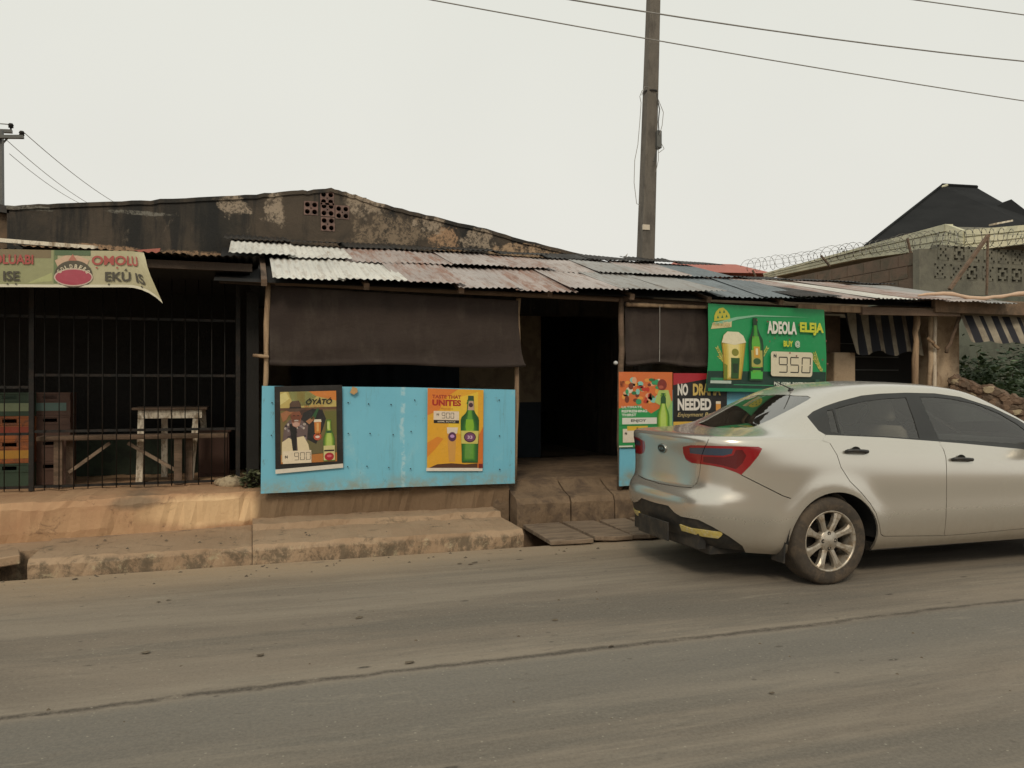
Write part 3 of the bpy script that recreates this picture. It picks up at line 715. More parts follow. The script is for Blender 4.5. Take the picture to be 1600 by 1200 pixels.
# blue boards
def board(name, pts, Y, label, lean=.02):
    zb = min(p[1] for p in pts)
    mb = MB().prism(pts, lambda x, z, t: (x, Y + t - (z-zb)*lean*0 + (1-(z-zb)/.95)*-lean, z), 0, .014)
    o = mb.build(name, 'blue', None, (pts[0][0], Y, zb)); return tag(o, label, 'board', 'sky blue boards closing the bar front')
b1 = board('blue_board', [(.075, .445), (1.30, .455), (2.475, .448), (2.485, 1.375), (1.38, 1.40), (.085, 1.412)], 7.545, 'long sky blue board with two posters, left of the doorway')
b2 = board('blue_board', [(3.60, .38), (6.12, .40), (6.12, 1.36), (3.62, 1.375)], 7.52, 'sky blue board behind the car, right of the doorway')
ic = 0
for (px, py) in [(544,629), (576,631), (611,632), (648,625), (544,677), (578,677), (614,679), (642,674), (543,729), (573,728), (607,730), (641,732), (780,625), (780,681), (780,733), (425,629), (424,680)]:
    q = at(px, py, Y=7.53); q.y -= .0
    o = MB().lathe([(0, -.006), (.0055, -.005), (.006, .006)], (q.x, 7.527+(.0 if py < 650 else -.012 if py < 700 else -.019), q.z), 'Y', 8).build('nail', 'iron', b1); ic += 1
tag(o)
# cleat: folded scrap on the board
q = at(553, 610, Y=7.50)
tag(MB().prism([(q.x-.035, q.z-.02), (q.x-.01, q.z+.035), (q.x+.03, q.z+.02), (q.x+.035, q.z-.015), (q.x, q.z-.04)], wallfn(7.505), 0, .02).build('paper_scrap', '#c9a06a', None, q), 'torn orange paper scrap near the top of the blue board', 'scrap')

# ------------------------------------------------------------------ caged shop at the left
shop = thing('caged_shop', (-2, 8.6, .46), 'dark caged shop at the left under a low corrugated roof', 'shop')
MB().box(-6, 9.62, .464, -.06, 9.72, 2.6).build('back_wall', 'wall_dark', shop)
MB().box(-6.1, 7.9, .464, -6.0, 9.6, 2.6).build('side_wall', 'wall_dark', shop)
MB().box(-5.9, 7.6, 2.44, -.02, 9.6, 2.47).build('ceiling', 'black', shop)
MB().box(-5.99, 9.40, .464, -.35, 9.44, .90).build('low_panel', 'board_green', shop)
mats = ['zinc_dark', 'zinc_grey', 'zinc_dark', 'zinc_dark', 'zinc_pink', 'zinc_dark']
for i in range(10):
    x = -6.0 + i*.60
    roof_sheet(shop, x, 7.42+r1.uniform(-.02, .02)+(.0 if i != 7 else -.03), 2.535+r1.uniform(-.008, .008), 9.74, 2.62, .66, 'zinc_dark', i, r1.uniform(-.01, .01), .006*(i % 2))
MB().bar((-6, 7.56, 2.47), (-.0, 7.56, 2.47), .05, .07).build('beam', 'wood_dark', shop)
MB().bar((-.28, 7.62, 2.36), (.2, 7.62, 2.35), .05, .05).build('beam', 'wood_dark', shop)
tag(MB().bar(at(-60, 371, Y=8.1), at(152, 387.5, Y=8.1), .05, .035).build('white_batten', 'wood_white', None, at(0, 374, Y=8.1)), 'long white batten lying on the roof of the caged shop', 'batten')
tag(MB().prism([(0, 0), (.20, .01), (.215, .08), (.0, .05)], lambda x, z, t: (-1.02+x, 8.0+t, 2.60+z), 0, .03).build('red_tin', 'red_roof', None, (-1.0, 8.0, 2.60)), 'small red tin piece at the end of the white batten', 'tin sheet')
gr = thing('security_grille', (-2, 8.2, .462), 'tall dark iron grille closing the caged shop', 'grille')
for x in (-.13, -1.89, -3.9): MB().box(x-.02, 8.18, .464, x+.02, 8.22, 2.43).build('post', 'iron', gr)
for x0, x1, zs in ((-1.865, -.155, (2.04, 1.51, 1.00, .50)), (-3.875, -1.915, (2.04, 1.40, .98, .50))):
    for z in zs: MB().box(x0, 8.19, z-.012, x1, 8.21, z+.012).build('rail', 'iron', gr)
b0 = MB().tube([(-.25, 8.182, .47), (-.25, 8.182, 2.42)], .0052, 6).build('bar', 'iron', gr, smooth=True)
for i in range(1, 24):
    x = -.118*i - (.0 if i < 14 else .08)
    if -.25+x > -3.85: inst(b0, (x, 0, 0))
# small bench, table, crates, cabinet behind the bars
tb = thing('white_table', (at(265, 748, Y=8.85).x, 8.85, .462), 'small white wooden table behind the iron bars', 'table')
X0, X1 = at(216, 640, Y=8.65).x, at(316, 640, Y=8.65).x
MB().box(X0-.05, 8.58, 1.175, X1+.05, 9.15, 1.20).build('tabletop', 'wood_brown', tb, bevel=.004)
MB().box(X0, 8.62, 1.09, X1, 8.645, 1.174).build('apron', 'wood_white', tb, bevel=.003)
for x, y, lx in ((X0+.03, 8.66, -.02), (X1-.05, 8.66, -.06), (X0+.2, 9.08, .0), (X1-.02, 9.08, .04)):
    MB().bar((x, y, 1.174), (x+lx, y, .463), .06, .05, (0,1,0)).build('leg', 'wood_white', tb)
bn = thing('long_bench', (at(200, 750, Y=8.40).x, 8.4, .462), 'long low brown bench standing behind the iron bars', 'bench')
xa, xb = at(60, 682, Y=8.4).x, at(356, 682, Y=8.4).x
MB().box(xa, 8.32, .905, xb, 8.55, .945).build('seat', 'wood_brown', bn, bevel=.004)
for px in (93, 279): x = at(px, 700, Y=8.4).x; MB().box(x-.035, 8.34, .464, x+.035, 8.40, .904).build('leg', 'wood_brown', bn)
for px in (110, 296): x = at(px, 700, Y=8.5).x; MB().box(x-.03, 8.47, .464, x+.03, 8.53, .904).build('leg', 'wood_brown', bn)
MB().bar(at(108, 738, Y=8.42), at(172, 692, Y=8.42), .03, .04, (0,1,0)).build('brace', 'wood_grey', bn)
MB().bar(at(200, 692, Y=8.42), at(274, 734, Y=8.42), .03, .04, (0,1,0)).build('brace', 'wood_grey', bn)
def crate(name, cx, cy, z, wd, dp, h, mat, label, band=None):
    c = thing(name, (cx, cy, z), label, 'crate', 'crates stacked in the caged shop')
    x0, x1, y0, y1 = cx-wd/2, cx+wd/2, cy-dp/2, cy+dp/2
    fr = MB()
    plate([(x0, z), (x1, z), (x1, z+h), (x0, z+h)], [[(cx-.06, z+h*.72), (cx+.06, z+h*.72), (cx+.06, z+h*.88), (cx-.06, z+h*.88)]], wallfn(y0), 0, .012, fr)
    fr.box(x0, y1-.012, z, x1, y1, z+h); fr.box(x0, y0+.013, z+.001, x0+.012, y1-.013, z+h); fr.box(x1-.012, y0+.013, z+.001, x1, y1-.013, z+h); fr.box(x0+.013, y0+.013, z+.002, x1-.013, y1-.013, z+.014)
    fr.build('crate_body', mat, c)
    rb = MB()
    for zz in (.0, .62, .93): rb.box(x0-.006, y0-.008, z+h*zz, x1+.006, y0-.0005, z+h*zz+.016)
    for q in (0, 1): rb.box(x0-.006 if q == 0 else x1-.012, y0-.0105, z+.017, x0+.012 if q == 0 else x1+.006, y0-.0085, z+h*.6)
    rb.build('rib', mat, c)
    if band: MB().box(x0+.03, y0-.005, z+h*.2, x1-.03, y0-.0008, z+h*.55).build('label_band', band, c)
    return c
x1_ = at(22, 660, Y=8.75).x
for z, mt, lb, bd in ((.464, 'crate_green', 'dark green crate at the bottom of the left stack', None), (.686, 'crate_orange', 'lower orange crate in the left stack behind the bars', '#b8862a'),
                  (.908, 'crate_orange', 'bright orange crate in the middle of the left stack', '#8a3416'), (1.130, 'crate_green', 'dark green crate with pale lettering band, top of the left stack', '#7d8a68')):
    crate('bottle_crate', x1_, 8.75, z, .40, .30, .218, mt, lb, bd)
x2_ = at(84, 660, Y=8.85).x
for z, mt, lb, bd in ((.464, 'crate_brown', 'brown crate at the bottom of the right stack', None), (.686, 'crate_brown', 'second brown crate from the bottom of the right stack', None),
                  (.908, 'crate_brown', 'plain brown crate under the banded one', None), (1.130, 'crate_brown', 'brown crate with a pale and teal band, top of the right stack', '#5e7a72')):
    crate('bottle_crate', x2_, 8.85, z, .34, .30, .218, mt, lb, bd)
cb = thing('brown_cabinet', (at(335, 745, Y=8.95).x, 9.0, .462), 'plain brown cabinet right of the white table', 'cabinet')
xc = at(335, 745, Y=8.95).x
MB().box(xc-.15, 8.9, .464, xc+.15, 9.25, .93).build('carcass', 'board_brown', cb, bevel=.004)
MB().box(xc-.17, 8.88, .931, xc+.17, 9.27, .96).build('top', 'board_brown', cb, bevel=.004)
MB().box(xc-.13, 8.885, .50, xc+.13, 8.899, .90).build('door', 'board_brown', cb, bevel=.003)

# ------------------------------------------------------------------ shop at the right
cs = thing('corner_shop', (7.5, 8.2, .46), 'beige plastered shop under patched corrugated sheets at the right', 'shop')
for i, mname in enumerate(['zinc_dark', 'zinc_pink', 'zinc_white', 'zinc_pink', 'zinc_mauve', 'zinc_grey']):  # first sheet is dark to stand in for an unlit roof gap
    x = 5.62 + i*.50 - (0.05 if i == 0 else 0)
    roof_sheet(cs, x, 7.22+r1.uniform(-.02, .02), 2.375+i*.004, 9.50, 2.88-.0*i, .58, mname, i+1, r1.uniform(-.01, .01), .012+.005*(i % 2))
for i in range(6):
    roof_sheet(cs, 5.1+i*.62, 9.3, 2.88, 9.75, 2.95, .68, 'zinc_dark', i, r1.uniform(-.02, .02), .01)
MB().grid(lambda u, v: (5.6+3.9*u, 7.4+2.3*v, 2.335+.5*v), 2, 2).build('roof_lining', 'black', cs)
MB().bar((5.75, 7.46, 2.285), (6.62, 7.46, 2.285), .05, .07).build('beam', 'wood_pale', cs)
MB().bar((6.60, 7.44, 2.27), (8.05, 7.46, 2.29), .05, .085).build('beam', 'wood_brown', cs)
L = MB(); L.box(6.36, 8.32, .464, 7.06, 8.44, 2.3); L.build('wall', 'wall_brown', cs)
MB().box(6.80, 8.12, .464, 7.12, 8.31, 1.83).build('pillar', 'wall_beige', cs, bevel=.01)
MB().box(7.06, 8.52, .464, 8.6, 8.56, 2.3).build('shutter', 'wall_dark', cs)
for k in range(9): MB().box(7.15, 8.50, .60+k*.17, 8.15, 8.519, .60+k*.17+.012).build('slat', 'iron_grey', cs)
MB().box(7.13, 8.0, .464, 8.15, 8.10, 1.36).build('half_wall', 'wall_beige', cs, bevel=.01)
x0, x1 = at(1462, 560, Y=7.9).x, at(1500, 560, Y=7.9).x
MB().box(x0+.02, 7.9, .464, x1, 8.2, 2.32).build('pillar', 'wall_beige', cs, bevel=.012)
MB().box(x0+.2, 7.87, 1.42, x0+.235, 7.899, 1.52).build('hook', 'iron', cs)
MB().box(8.54, 8.21, .464, 11.5, 8.25, .47).build('sill', 'kerb', cs)
stick('post', [at(1433, 480, Y=7.70), at(1431, 540, Y=7.70), (at(1428, 610, Y=7.70).x, 7.70, .46)], .036, 'wood_pale', cs, seed=12)
stick('pipe', [at(1461, 478, Y=7.76), (at(1459, 600, Y=7.76).x, 7.76, .46)], .022, 'pipe_white', cs, seed=13)
stick('pipe', [at(1454, 478, Y=7.80), (at(1454, 600, Y=7.80).x, 7.80, .46)], .034, 'wall_beige', cs, seed=14)
stick('cross_stick', [at(1449, 528, Y=7.70), at(1466, 545, Y=7.70)], .020, 'wood_pale', cs, seed=15)
tag(stick('prop_stick', [at(1504, 487, Y=7.60), at(1478, 551, Y=7.66)], .022, 'wood_brown', None, seed=16), 'dark slanting stick propping the right striped awning', 'stick')
# canopy band above the pillar, with a rolled cloth on top
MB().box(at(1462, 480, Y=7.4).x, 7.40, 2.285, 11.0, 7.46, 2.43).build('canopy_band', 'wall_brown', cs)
MB().box(at(1470, 480, Y=7.4).x, 7.461, 2.44, 11.0, 9.4, 2.46).build('canopy', 'wood_grey', cs)
rr = random.Random(4)
pts = [at(1435+i*13, 462.5 - 3*math.sin(i*.6) + rr.uniform(-1.5, 1.5), Y=7.42) for i in range(20)]
tag(MB().tube(pts, [.012+.011*min(1, i/5)+rr.uniform(-.005, .008) for i in range(20)], 10).build('rolled_cloth', '#d8b79a', None, pts[0], smooth=True), 'pale rolled cloth lying along the canopy edge at the right', 'cloth')
# striped cloths
def cloth(name, fn, nu, nv, label):
    o = MB().grid(fn, nu, nv).build(name, 'stripes', None, fn(0, 1), smooth=True); return tag(o, label, 'awning', 'striped cloth awnings of the right shop')
cloth('striped_awning', lambda u, v: (6.93+1.13*u+.10*v*(1-u), 8.10-.10*v+.02*math.sin(u*31), 2.32-(.50+.03*math.sin(u*14))*v), 60, 8, 'striped cloth hanging in the dark opening left of the pale pipe')
cloth('striped_awning', lambda u, v: (at(1500, 487, Y=7.6).x-.02+1.9*u, 7.58-.16*v+.018*math.sin(u*38), 2.28-(.33+.012*math.sin(u*30))*v-.03*u*v), 60, 8, 'black and white striped awning sloping out right of the beige pillar')
# background wall, low wall of rubble, shrub
gw = thing('green_house', (10.5, 11.0, 0), 'dim green rendered house wall behind the shrub', 'house')
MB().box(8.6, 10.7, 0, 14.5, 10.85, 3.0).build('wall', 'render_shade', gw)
MB().box(10.55, 10.66, .5, 11.4, 10.699, 1.95).build('door', 'wall_dark', gw)
A, B, C3 = at(1487, 589, Y=7.75), at(1545, 604, Y=7.35), at(1625, 634, Y=6.95)
low = MB(); rr = random.Random(8); top_ = []
N_ = 26
for i in range(N_+1):
    t = i/N_*2; q = A.lerp(B, t) if t < 1 else B.lerp(C3, t-1); top_.append(Vector((q.x, q.y, q.z + rr.gauss(0, .018))))
dir_ = (C3-A); dir_.z = 0; dir_.normalize(); nn = Vector((-dir_.y, dir_.x, 0))*.20
for i in range(N_):
    a, b = top_[i], top_[i+1]
    low.add([(a.x, a.y, 0), (b.x, b.y, 0), b, a, (a.x+nn.x, a.y+nn.y, 0), (b.x+nn.x, b.y+nn.y, 0), b+nn, a+nn], [(0,1,2,3), (7,6,5,4), (3,2,6,7)] + ([(0,3,7,4)] if i == 0 else []) + ([(1,5,6,2)] if i == N_-1 else []))
lo = low.build('low_wall', 'rubble', None, (A.x, A.y, 0)); tag(lo, 'low crumbling brown wall sloping down behind the car roof', 'wall')

rs = random.Random(21); tt_ = (C3-A); tt_.z = 0; tt_.normalize(); n2_ = -Vector((-tt_.y, tt_.x, 0))
for k in range(44):
    i = k//2*1; i = min(N_-1, int(k/44*N_)); q = top_[i]; row = k % 2
    w2, h2 = rs.uniform(.05, .085), rs.uniform(.035, .06); zc = q.z-.06-row*.12+rs.uniform(-.02, .02)
    ring = [Vector((q.x, q.y, 0))+tt_*(w2*math.cos(a_)*rs.uniform(.8, 1.15))+Vector((0, 0, zc+h2*math.sin(a_)*rs.uniform(.8, 1.15))) for a_ in [t_*PI/4 for t_ in range(8)]]
    fr_ = [p_+n2_*.035*rs.uniform(.6, 1.1) - (p_-Vector((q.x, q.y, zc)))*.3 for p_ in ring]
    MB().add(ring+fr_, [tuple(range(8, 16))]+[(a_, (a_+1) % 8, (a_+1) % 8+8, a_+8) for a_ in range(8)]).build('stone', ['rubble', 'stone', 'mortar'][(0, 0, 2, 0, 1)[rs.randrange(5)]], lo)

def leaf_mass(centre, rad, n, size, seed, flat=.5, clumps=14):
    rr = random.Random(seed); mb = MB(); cl = []
    for _ in range(clumps):
        while True:
            p_ = Vector((rr.uniform(-1, 1), rr.uniform(-1, 1), rr.uniform(-1, 1)))
            if p_.length < 1: break
        cl.append(Vector((p_.x*rad[0], p_.y*rad[1], p_.z*rad[2])))
    for i in range(n):
        c_ = cl[rr.randrange(clumps)]; dd = Vector((rr.gauss(0, 1), rr.gauss(0, 1), rr.gauss(0, .8)))*.26
        p_ = Vector(centre)+c_+Vector((dd.x*rad[0], dd.y*rad[1], dd.z*rad[2]))
        a = rr.uniform(0, 2*PI); s_ = size*rr.uniform(.6, 1.3); ax = Vector((math.cos(a), math.sin(a), rr.uniform(-.7, .3))).normalized()
        sd = ax.cross(Vector((rr.gauss(0, .4), rr.gauss(0, .4), 1))).normalized()*s_*.28; nrm = ax.cross(sd).normalized()
        mb.add([p_, p_+ax*s_*.5+sd+nrm*s_*.06, p_+ax*s_, p_+ax*s_*.5-sd+nrm*s_*.06], [(0, 1, 2), (0, 2, 3)])
    return mb
def shrub(name, base, centre, rad, n, size, mat, label, cat, seed, group=None, trunks=5, tr=.02):
    s_ = thing(name, base, label, cat, group)
    stuff(leaf_mass(centre, rad, n, size, seed).build('foliage', mat, s_))
    rr = random.Random(seed+1)
    st = MB()
    for k in range(trunks):
        e_ = Vector(centre)+Vector((rr.uniform(-.7, .7)*rad[0], rr.uniform(-.7, .7)*rad[1], rr.uniform(-.2, .7)*rad[2]))
        m_ = Vector(base).lerp(e_, .5)+Vector((rr.uniform(-.1, .1), rr.uniform(-.1, .1), .1))*rad[2]
        st.tube([base, m_, e_], [tr, tr*.7, tr*.25], 6)
    st.build('stem', 'bark', s_)
    return s_
q = at(1560, 585, Y=9.2)
shrub('shrub', (q.x, 9.2, 0), (q.x-.1, 9.2, 1.15), (.95, .6, .78), 2600, .12, 'leaf', 'mid green leafy shrub behind the low crumbling wall', 'shrub', 5, 'shrubs at the right edge', 8)
shrub('shrub', (q.x+1.1, 10.0, 0), (q.x+1.0, 10.0, 1.3), (.7, .4, 1.0), 1800, .11, 'leaf_dark', 'darker taller shrub at the right edge of the picture', 'shrub', 9, 'shrubs at the right edge', 6)
# weed and stone at the left corner of the blue board
q = at(386, 762, Z=.465)
shrub('weed', (q.x, q.y+.05, .463), (q.x+.02, q.y+.06, .535), (.12, .09, .09), 170, .06, 'leaf_olive', 'small green weed growing beside the pale stone', 'weed', 3, None, 5, .004)
q = at(362, 760, Z=.465)
bm = bmesh.new(); bmesh.ops.create_icosphere(bm, subdivisions=3, radius=1)
rr = random.Random(5)
for v in bm.verts:
    k = 1+.18*math.sin(v.co.x*4+1)+.14*math.sin(v.co.y*5+v.co.z*3)+rr.uniform(-.03, .03); v.co = Vector((v.co.x*.155*k, v.co.y*.10*k, max(v.co.z, -.45)*.058*k*(1.1-.35*v.co.x)))
mb = MB().add([v.co+Vector((q.x, q.y+.06, .49)) for v in bm.verts], [[v.index for v in f.verts] for f in bm.faces]); bm.free()
tag(mb.build('stone', 'stone', None, (q.x, q.y, .464), smooth=True), 'pale wedge shaped stone on the platform left of the blue board', 'stone')
# little stones and litter on the road
rr = random.Random(12); mb = MB()
for i in range(420):
    x = rr.uniform(-4, 9); y = rr.choice((rr.uniform(1.5, 6.6), rr.uniform(6.2, 6.62), rr.uniform(6.75, 7.5)))
    z = .0 if y < 6.64 else .15
    if y > 6.64 and (x > 2.2 or x < -1.5): continue
    if 2.9 < x < 7.4 and 4.5 < y < 6.6: continue
    s_ = rr.uniform(.003, .011) if y < 6 else rr.uniform(.004, .018); a = rr.uniform(0, 6)
    p6 = [(x+s_*math.cos(a+k*2*PI/5)*rr.uniform(.7, 1.2), y+s_*math.sin(a+k*2*PI/5), z) for k in range(5)]
    mb.add(p6+[(x, y, z+s_*rr.uniform(.4, .9))], [(k, (k+1) % 5, 5) for k in range(5)])
for px, py in ((248,941), (263,938), (409,1024), (718,881), (735,882), (741,879), (868,969), (640,1035), (230,1020), (1205,1083), (330,885), (955,1010), (560,965), (118,905)):
    q = at(px, py, Z=.001 if py > 890 or px > 400 else .001); s_ = rr.uniform(.012, .026); a = rr.uniform(0, 6)
    p6 = [(q.x+s_*math.cos(a+k*PI/3)*rr.uniform(.6, 1.5), q.y+s_*math.sin(a+k*PI/3)*rr.uniform(.5, 1.1), .003+rr.uniform(0, .006)) for k in range(6)]
    mb.add(p6+[(q.x, q.y, .010)], [(k, (k+1) % 6, 6) for k in range(6)])
stuff(mb.build('gravel', 'pebble'))

# ------------------------------------------------------------------ compound at the right: wall, fascia roof, vent blocks, razor wire
cw = thing('compound_wall', (11.65, 11.7, 0), 'brown sandcrete compound wall running back from the pierced grey wall', 'wall')
CX_ = 11.65
# courses of big blocks, each its own piece, on a mortar core
MB().box(CX_+.012, 11.69, 0, CX_+.15, 20, 3.86).build('core', 'mortar', cw)
rr = random.Random(3)
bl = {}
for r_ in range(7):
    z0 = 3.90-(r_+1)*.235
    y = 11.70 + (.0 if r_ % 2 else -.0) + (r_ % 2)*.23
    first = True
    while y < 19.3:
        ln = .455
        o = MB().box(CX_-.006+rr.uniform(-.004, .004), y, z0+.006, CX_+.011, min(y+ln-.012, 20), z0+.229).build('block', 'sandcrete', cw) if not bl else bpy.data.objects.new('block', bl['m'])
        if bl: COL.objects.link(o); o.parent = cw; o.location = (rr.uniform(-.004, .003), y-bl['y'], z0-bl['z'])
        else: bl = {'m': o.data, 'y': y, 'z': z0}
        y += ln
vw = thing('vent_block_wall', (12.6, 11.6, 0), 'grey green wall of patterned vent blocks behind the right shop', 'wall')
x_at = lambda px: at(px, 410, Y=11.6).x
bs = .336
def pat_x(cx, cz):
    h = []
    for k in (-2, -1, 1, 2):
        for s_ in (-1, 1):
            a, b = cx+k*bs*.17, cz+s_*k*bs*.17; e_ = bs*.062
            h.append([(a-e_, b-e_), (a+e_, b-e_), (a+e_, b+e_), (a-e_, b+e_)])
    e_ = bs*.06; h.append([(cx-e_, cz-e_), (cx+e_, cz-e_), (cx+e_, cz+e_), (cx-e_, cz+e_)])
    return h
def pat_b(cx, cz):
    e_ = bs*.13; h = [[(cx-e_, cz-e_), (cx+e_, cz-e_), (cx+e_, cz+e_), (cx-e_, cz+e_)]]
    o_, i_ = bs*.38, bs*.26
    for sx in (-1, 1):
        for sz in (-1, 1):
            p_ = [(sx*o_, sz*o_), (sx*o_, sz*.08*bs), (sx*i_, sz*.08*bs), (sx*i_, sz*i_), (sx*.08*bs, sz*i_), (sx*.08*bs, sz*o_)]
            if sx*sz < 0: p_ = p_[::-1]
            h.append([(cx+a, cz+b) for a, b in p_])
    return h
za, zb_ = at(1500, 396, Y=11.6).z, at(1500, 425, Y=11.6).z
rowA = [1474, 1499, 1522, 1546, 1568, 1590, 1612]; pa = 'XBXXXXB'
rowB = [1469, 1494, 1519, 1544, 1567, 1589, 1611]; pb = 'XXBXBBX'
vh = []; vl = []
for rp, pp, z_ in ((rowA, pa, za), (rowB, pb, zb_)):
    for px, c_ in zip(rp, pp):
        cx = x_at(px); vl.append((cx, z_, c_)); h_ = bs*.42
        vh.append([(cx-h_, z_-h_), (cx+h_, z_-h_), (cx+h_, z_+h_), (cx-h_, z_+h_)])
plate([(CX_-.05, 0), (16.5, 0), (16.5, 4.08), (CX_+1.2, 4.0), (CX_+.5, 3.97), (CX_-.05, 3.93)], vh, wallfn(11.6), 0, .15).build('wall', 'render_grey', vw)
for cx, z_, c_ in vl:
    h_ = bs*.42-.001
    plate([(cx-h_, z_-h_), (cx+h_, z_-h_), (cx+h_, z_+h_), (cx-h_, z_+h_)], (pat_x if c_ == 'X' else pat_b)(cx, z_), wallfn(11.594), 0, .09).build('vent_block', 'render_grey', vw)
MB().box(CX_+.16, 11.9, .1, 16.5, 11.94, 3.9).build('dark_screen', 'black', vw)  # added black sheet gives the vent openings their darkness
# cream fascia roof edge: side run towards the back, then the front run
fz = thing('fascia_roof', (12, 14, 3.8), 'flat roof with ribbed cream fascia above the compound wall', 'roof')
c1 = at(1480, 350, Y=12.1); c2 = at(1507, 360, Y=11.75); far = at(1195, 427, Y=22.0); c4 = at(1600, 352, Y=11.35); c5 = c4 + (c4-c2).normalized()*2.5
def zlow(p, px, dy): return p.z - dy/1250*((p.x*_c + p.y*_s))
run = [(far, 8), (at(1340, 388, Y=15.9), 17), (c1, 37), (c2, 33), (c4, 29), (c5, 29)]
for (p_, dy), (q_, dy2) in zip(run[:-1], run[1:]):
    la, lb = zlow(p_, 0, dy), zlow(q_, 0, dy2)
    mb = MB(); dr = (q_-p_); dr.z = 0; dr.normalize(); nn = Vector((-dr.y, dr.x, 0))*-1
    if nn.dot(Vector((-1, -.3, 0))) < 0: nn = -nn
    steps = [(0, .30, .05), (.30, .36, .012), (.36, .66, .035), (.66, .72, .006), (.72, 1.0, .02)]
    for f0, f1, o_ in steps:
        A0, A1, B0, B1 = p_.z+(la-p_.z)*f0, p_.z+(la-p_.z)*f1, q_.z+(lb-q_.z)*f0, q_.z+(lb-q_.z)*f1
        P0, Q0 = Vector((p_.x, p_.y, 0))+nn*o_, Vector((q_.x, q_.y, 0))+nn*o_
        P1, Q1 = Vector((p_.x, p_.y, 0))-nn*.12, Vector((q_.x, q_.y, 0))-nn*.12
        mb.add([P0+Vector((0,0,A1)), Q0+Vector((0,0,B1)), Q0+Vector((0,0,B0)), P0+Vector((0,0,A0)), P1+Vector((0,0,A1)), Q1+Vector((0,0,B1)), Q1+Vector((0,0,B0)), P1+Vector((0,0,A0))],
               [(0,1,2,3), (3,2,6,7), (0,4,5,1), (0,3,7,4), (1,5,6,2)])
    mb.build('fascia', 'fascia', fz)
MB().add([far-Vector((0,0,.05)), c1-Vector((0,0,.05)), c2-Vector((0,0,.05)), c4-Vector((0,0,.05)), c5-Vector((0,0,.05)), Vector((26, 24, 4.4))], [(0,1,2,3,4,5)]).build('roof_deck', 'render_grey', fz)
q = at(1565, 350, Y=12)
tag(MB().bar(at(1549, 351, Y=12.4), at(1580, 345, Y=12.4), .10, .035).build('pale_board', 'wood_white', None, q), 'short pale board lying on the fascia roof', 'board')
# razor wire with leaning brackets
ctr = [at(1165, 416, Y=18.1), at(1215, 409, Y=16.9), at(1260, 402, Y=15.3), at(1310, 395, Y=14.0), at(1360, 388, Y=13.0), at(1410, 380, Y=12.2), at(1455, 375, Y=11.5), at(1500, 372, Y=11.15), at(1550, 371, Y=11.0), at(1610, 372, Y=10.9), at(1660, 372, Y=10.9)]
def along(P_, t):
    t = t*(len(P_)-1); j = min(int(t), len(P_)-2); return P_[j].lerp(P_[j+1], t-j)
rr = random.Random(2)
rz = thing('razor_wire', tuple(ctr[6]), 'coil of razor wire along the top of the compound wall', 'razor wire')
turns = 44; per = 16; pts = []
for i in range(turns*per+1):
    t = i/(turns*per); c_ = along(ctr, t); a = 2*PI*i/per
    rad = .155*(1+.14*math.sin(i*.037)+.08*math.sin(i*.11)); dr = (along(ctr, min(1, t+.01))-along(ctr, max(0, t-.01))).normalized(); sd = dr.cross(Vector((0,0,1))).normalized()
    pts.append(c_ + sd*math.cos(a)*rad + Vector((0,0,1))*math.sin(a)*rad + dr*.05*math.sin(a*1+i*.03))
cu = MB().tube(pts, .0042, 4); cu.build('coil', 'razor', rz)
bb = MB()
for i in range(0, len(pts)-1, 2):
    a = pts[i]; dr = (pts[i+1]-a).normalized(); bb.bar(a-dr*.014, a+dr*.014, .022, .003)
stuff(bb.build('barb', 'razor', rz))
for s_ in (-.055, .06): MB().tube([c_+Vector((0, 0, s_)) for c_ in ctr], .0035, 5).build('strand', 'razor', rz)
for a_, b_ in (((1418, 372, 12.0), (1427, 410, 12.0)), ((1283, 399, 14.5), (1297, 416, 14.5)), ((1176, 422, 16.5), (1181, 432, 16.5))):
    MB().bar(at(a_[0], a_[1], Y=a_[2]), at(b_[0], b_[1], Y=b_[2]), .035, .035, (1,0,0)).build('bracket', 'wood_brown', rz)
MB().bar(at(1545, 367, Y=10.8), at(1484, 452, Y=10.8), .06, .05, (1,0,0)).build('bracket', 'wood_brown', rz)
MB().bar(at(1544, 370, Y=10.78), at(1542, 462, Y=10.78), .03, .03, (1,0,0)).build('bracket', 'wood_brown', rz)

# ------------------------------------------------------------------ dark roofed house, red roof, far tree
hs_ = thing('dark_roof_house', (26, 26, 0), 'house with tall charcoal hipped roof rising behind the fascia', 'house')
A, R1, R2 = at(1352, 384, Y=21), at(1473, 290, Y=25), at(1527, 293, Y=25)
def rp(px, py, Y): return at(px, py, Y=Y)
E1 = rp(1700, 392, 17.5); E2 = Vector((E1.x+14, 38, A.z)); A2 = A+Vector((15, 13, 0)); R3 = rp(1640, 372, 21)
n1, n2, n3 = rp(1564, 318, 23.5), rp(1581, 311, 22), rp(1605, 332, 20.5)
MB().add([A, R1, R2, R3, E1, A2, E2], [(0, 4, 3, 2, 1), (0, 1, 5), (1, 2, 6, 5), (2, 3, 4, 6)]).build('roof', 'slate', hs_)
MB().add([rp(1540, 330, 22.5), n2, rp(1660, 372, 19.5), Vector((n2.x+2, 29, n2.z)), rp(1540,395,20.5)], [(0, 1, 2, 4), (0, 3, 1), (1, 3, 2)]).build('roof', 'slate', hs_)
MB().tube([R1+Vector((0,0,.03)), R2+Vector((0,0,.03))], .07, 6).build('ridge', 'slate', hs_)
MB().tube([R1+Vector((0,0,.03)), A], .05, 6).build('ridge', 'slate', hs_)
MB().box(A.x+1, 22.5, 0, A.x+12, 33, A.z-.2).build('wall', 'wall_beige', hs_)
MB().tube([R1+Vector((-.25,-.1,-.12)), R1+Vector((.15,-.1,.02))], .05, 6).build('finial', 'fascia', hs_)
p1, p2 = at(1046, 411, Y=24), at(1187, 417, Y=24)
